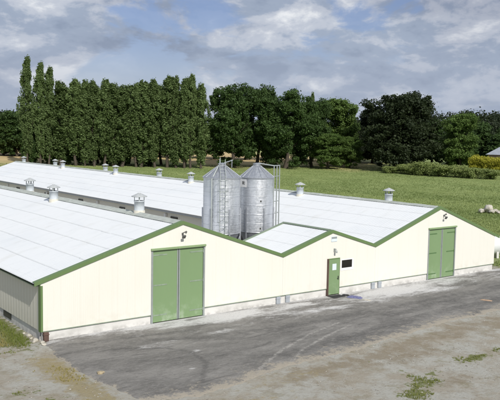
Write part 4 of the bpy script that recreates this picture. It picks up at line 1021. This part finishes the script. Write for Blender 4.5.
# ------------------------------------------------------------------ grass, crop and gravel
def blades(pos, h, w, r_, lean=0.5, n_b=3):
    """tufts: n_b bent triangles each"""
    n = len(pos); P = np.repeat(pos, n_b, 0); N = len(P)
    H = np.repeat(h, n_b) * r_.uniform(0.6, 1.15, N); a = r_.uniform(0, 6.28, N); dx, dy = np.cos(a), np.sin(a)
    P = P + np.stack([r_.normal(size=N) * w * 1.2, r_.normal(size=N) * w * 1.2, np.zeros(N)], -1)
    b = r_.uniform(0, 6.28, N); le = lean * r_.random(N) * H
    tip = P + np.stack([np.cos(b) * le, np.sin(b) * le, H], -1)
    s = np.stack([dx * w, dy * w, np.zeros(N)], -1) * r_.uniform(0.6, 1.3, (N, 1))
    V = np.stack([P - s, P + s, tip], 1).reshape(-1, 3)
    return V, np.arange(3 * N).reshape(-1, 3), N


r_ = np.random.default_rng(21)
N = 190000
# spread so that the density falls with distance from the barns
ang = np.radians(r_.uniform(-32, 62, N)); 
ang = np.arctan2(1, 1) * 0 + r_.uniform(math.radians(-8), math.radians(62), N); D = 60 * (225 / 60) ** r_.random(N)
px = CAM.x + D * np.sin(ang + math.radians(22)); py = CAM.y + D * np.cos(ang + math.radians(22))
ok = (px > 37.6) & ((px - 54) * 0.56 + (py - 151) * 0.83 < 2 + 11 * sstep(58, 92, px)) & ~((np.abs(px - 40.5) < 3) & (np.abs(py - 4.2) < 2.2)) & (py > -6)
px, py, D = px[ok], py[ok], D[ok]
band = fbm(px, py * 0.6, 0.09, 4); fine = fbm(px, py, 0.45, 3)
hh = (0.14 + 0.34 * sstep(0.50, 0.66, fine) * sstep(110, 60, D) + 0.10 * r_.random(len(px)))
V, F, n = blades(np.stack([px, py, terrain(px, py) - 0.05], -1), hh, 0.055, r_, 1.2, 3)
V[:, :2] += 0
tint = np.repeat(np.clip(np.repeat(0.15 + sstep(0.38, 0.62, band) * 0.75 + 0.3 * (fine - 0.5), 3) + 0.2 * (r_.random(n) - 0.5), 0, 1), 3)
tag(np_mesh('tall_grass', V, F, M['crop'], None, dict(tint=tint)), 'tall green grass of the field behind the barns', 'grass', None, 'stuff')

N = 60000
px = r_.uniform(-7.5, 19.5, N); py = r_.uniform(-18, 9, N)
g = blobs(px, py, GRASS_BLOBS); d_ = np.exp(-((px + 0.95) / 0.75) ** 2) * sstep(-1.2, -3.0, py) * 0.55
key = np.maximum(g, d_) + 1.3 * (fbm(px, py, 1.1, 4) - 0.5)
ok = (key > 0.48) & ((px < -0.32) | (py < yard_edge(px) - 0.15)) & ~((px > -0.05) & (py > 0))
px, py, g = px[ok], py[ok], g[ok]
left = (px < 0) & (py > -0.6)
hh = np.where(left, 0.10 + 0.12 * r_.random(len(px)) * sstep(-3.5, -0.8, px), 0.05 + 0.06 * r_.random(len(px)))
V, F, n = blades(np.stack([px, py, np.full(len(px), -0.03)], -1), hh, 0.012, r_, 0.9, 5)
tp = np.where(left, sstep(-0.7, -1.7, px + 0.9 * (fbm(px, py, 0.9, 3) - 0.5)), np.where(g > d_[ok], 0.25, 1.0))
tint = np.repeat(np.clip(np.repeat(tp, 5) + 0.4 * (r_.random(n) - 0.5), 0, 1), 3)
tag(np_mesh('rough_grass', V, F, M['grass'], None, dict(tint=tint)), 'rough green and straw coloured grass round the yard', 'grass', None, 'stuff')

N = 30000
px = r_.uniform(-8, 24, N); py = r_.uniform(-19, 0, N); ok = ((px < -0.3) | (py < yard_edge(px) + 0.3 * r_.random(N))) & (fbm(px, py, 0.7, 4) + 0.25 * (r_.random(N) - 0.5) > 0.52); px, py = px[ok], py[ok]; N = len(px)
oct_ = np.array([(1, 0, 0), (0, 1, 0), (-1, 0, 0), (0, -1, 0), (0, 0, 1), (0, 0, -1)], float); of = np.array([(0, 1, 4), (1, 2, 4), (2, 3, 4), (3, 0, 4), (1, 0, 5), (2, 1, 5), (3, 2, 5), (0, 3, 5)])
s = 0.007 + 0.045 * r_.random(N) ** 9
V = oct_[None] * s[:, None, None] * r_.uniform(0.55, 1.2, (N, 6, 1)) * np.array([1, 1, 0.7]) + np.stack([px, py, np.full(N, -0.02)], -1)[:, None]
a = r_.uniform(0, 6.28, N)
F = (of[None] + 6 * np.arange(N)[:, None, None]).reshape(-1, 3); gt_ = np.repeat(r_.random(N), 6)
tag(np_mesh('gravel', V.reshape(-1, 3), F, M['gravel'], None, dict(tint=gt_)), 'loose pale gravel scattered on the bare ground', 'gravel', None, 'stuff')
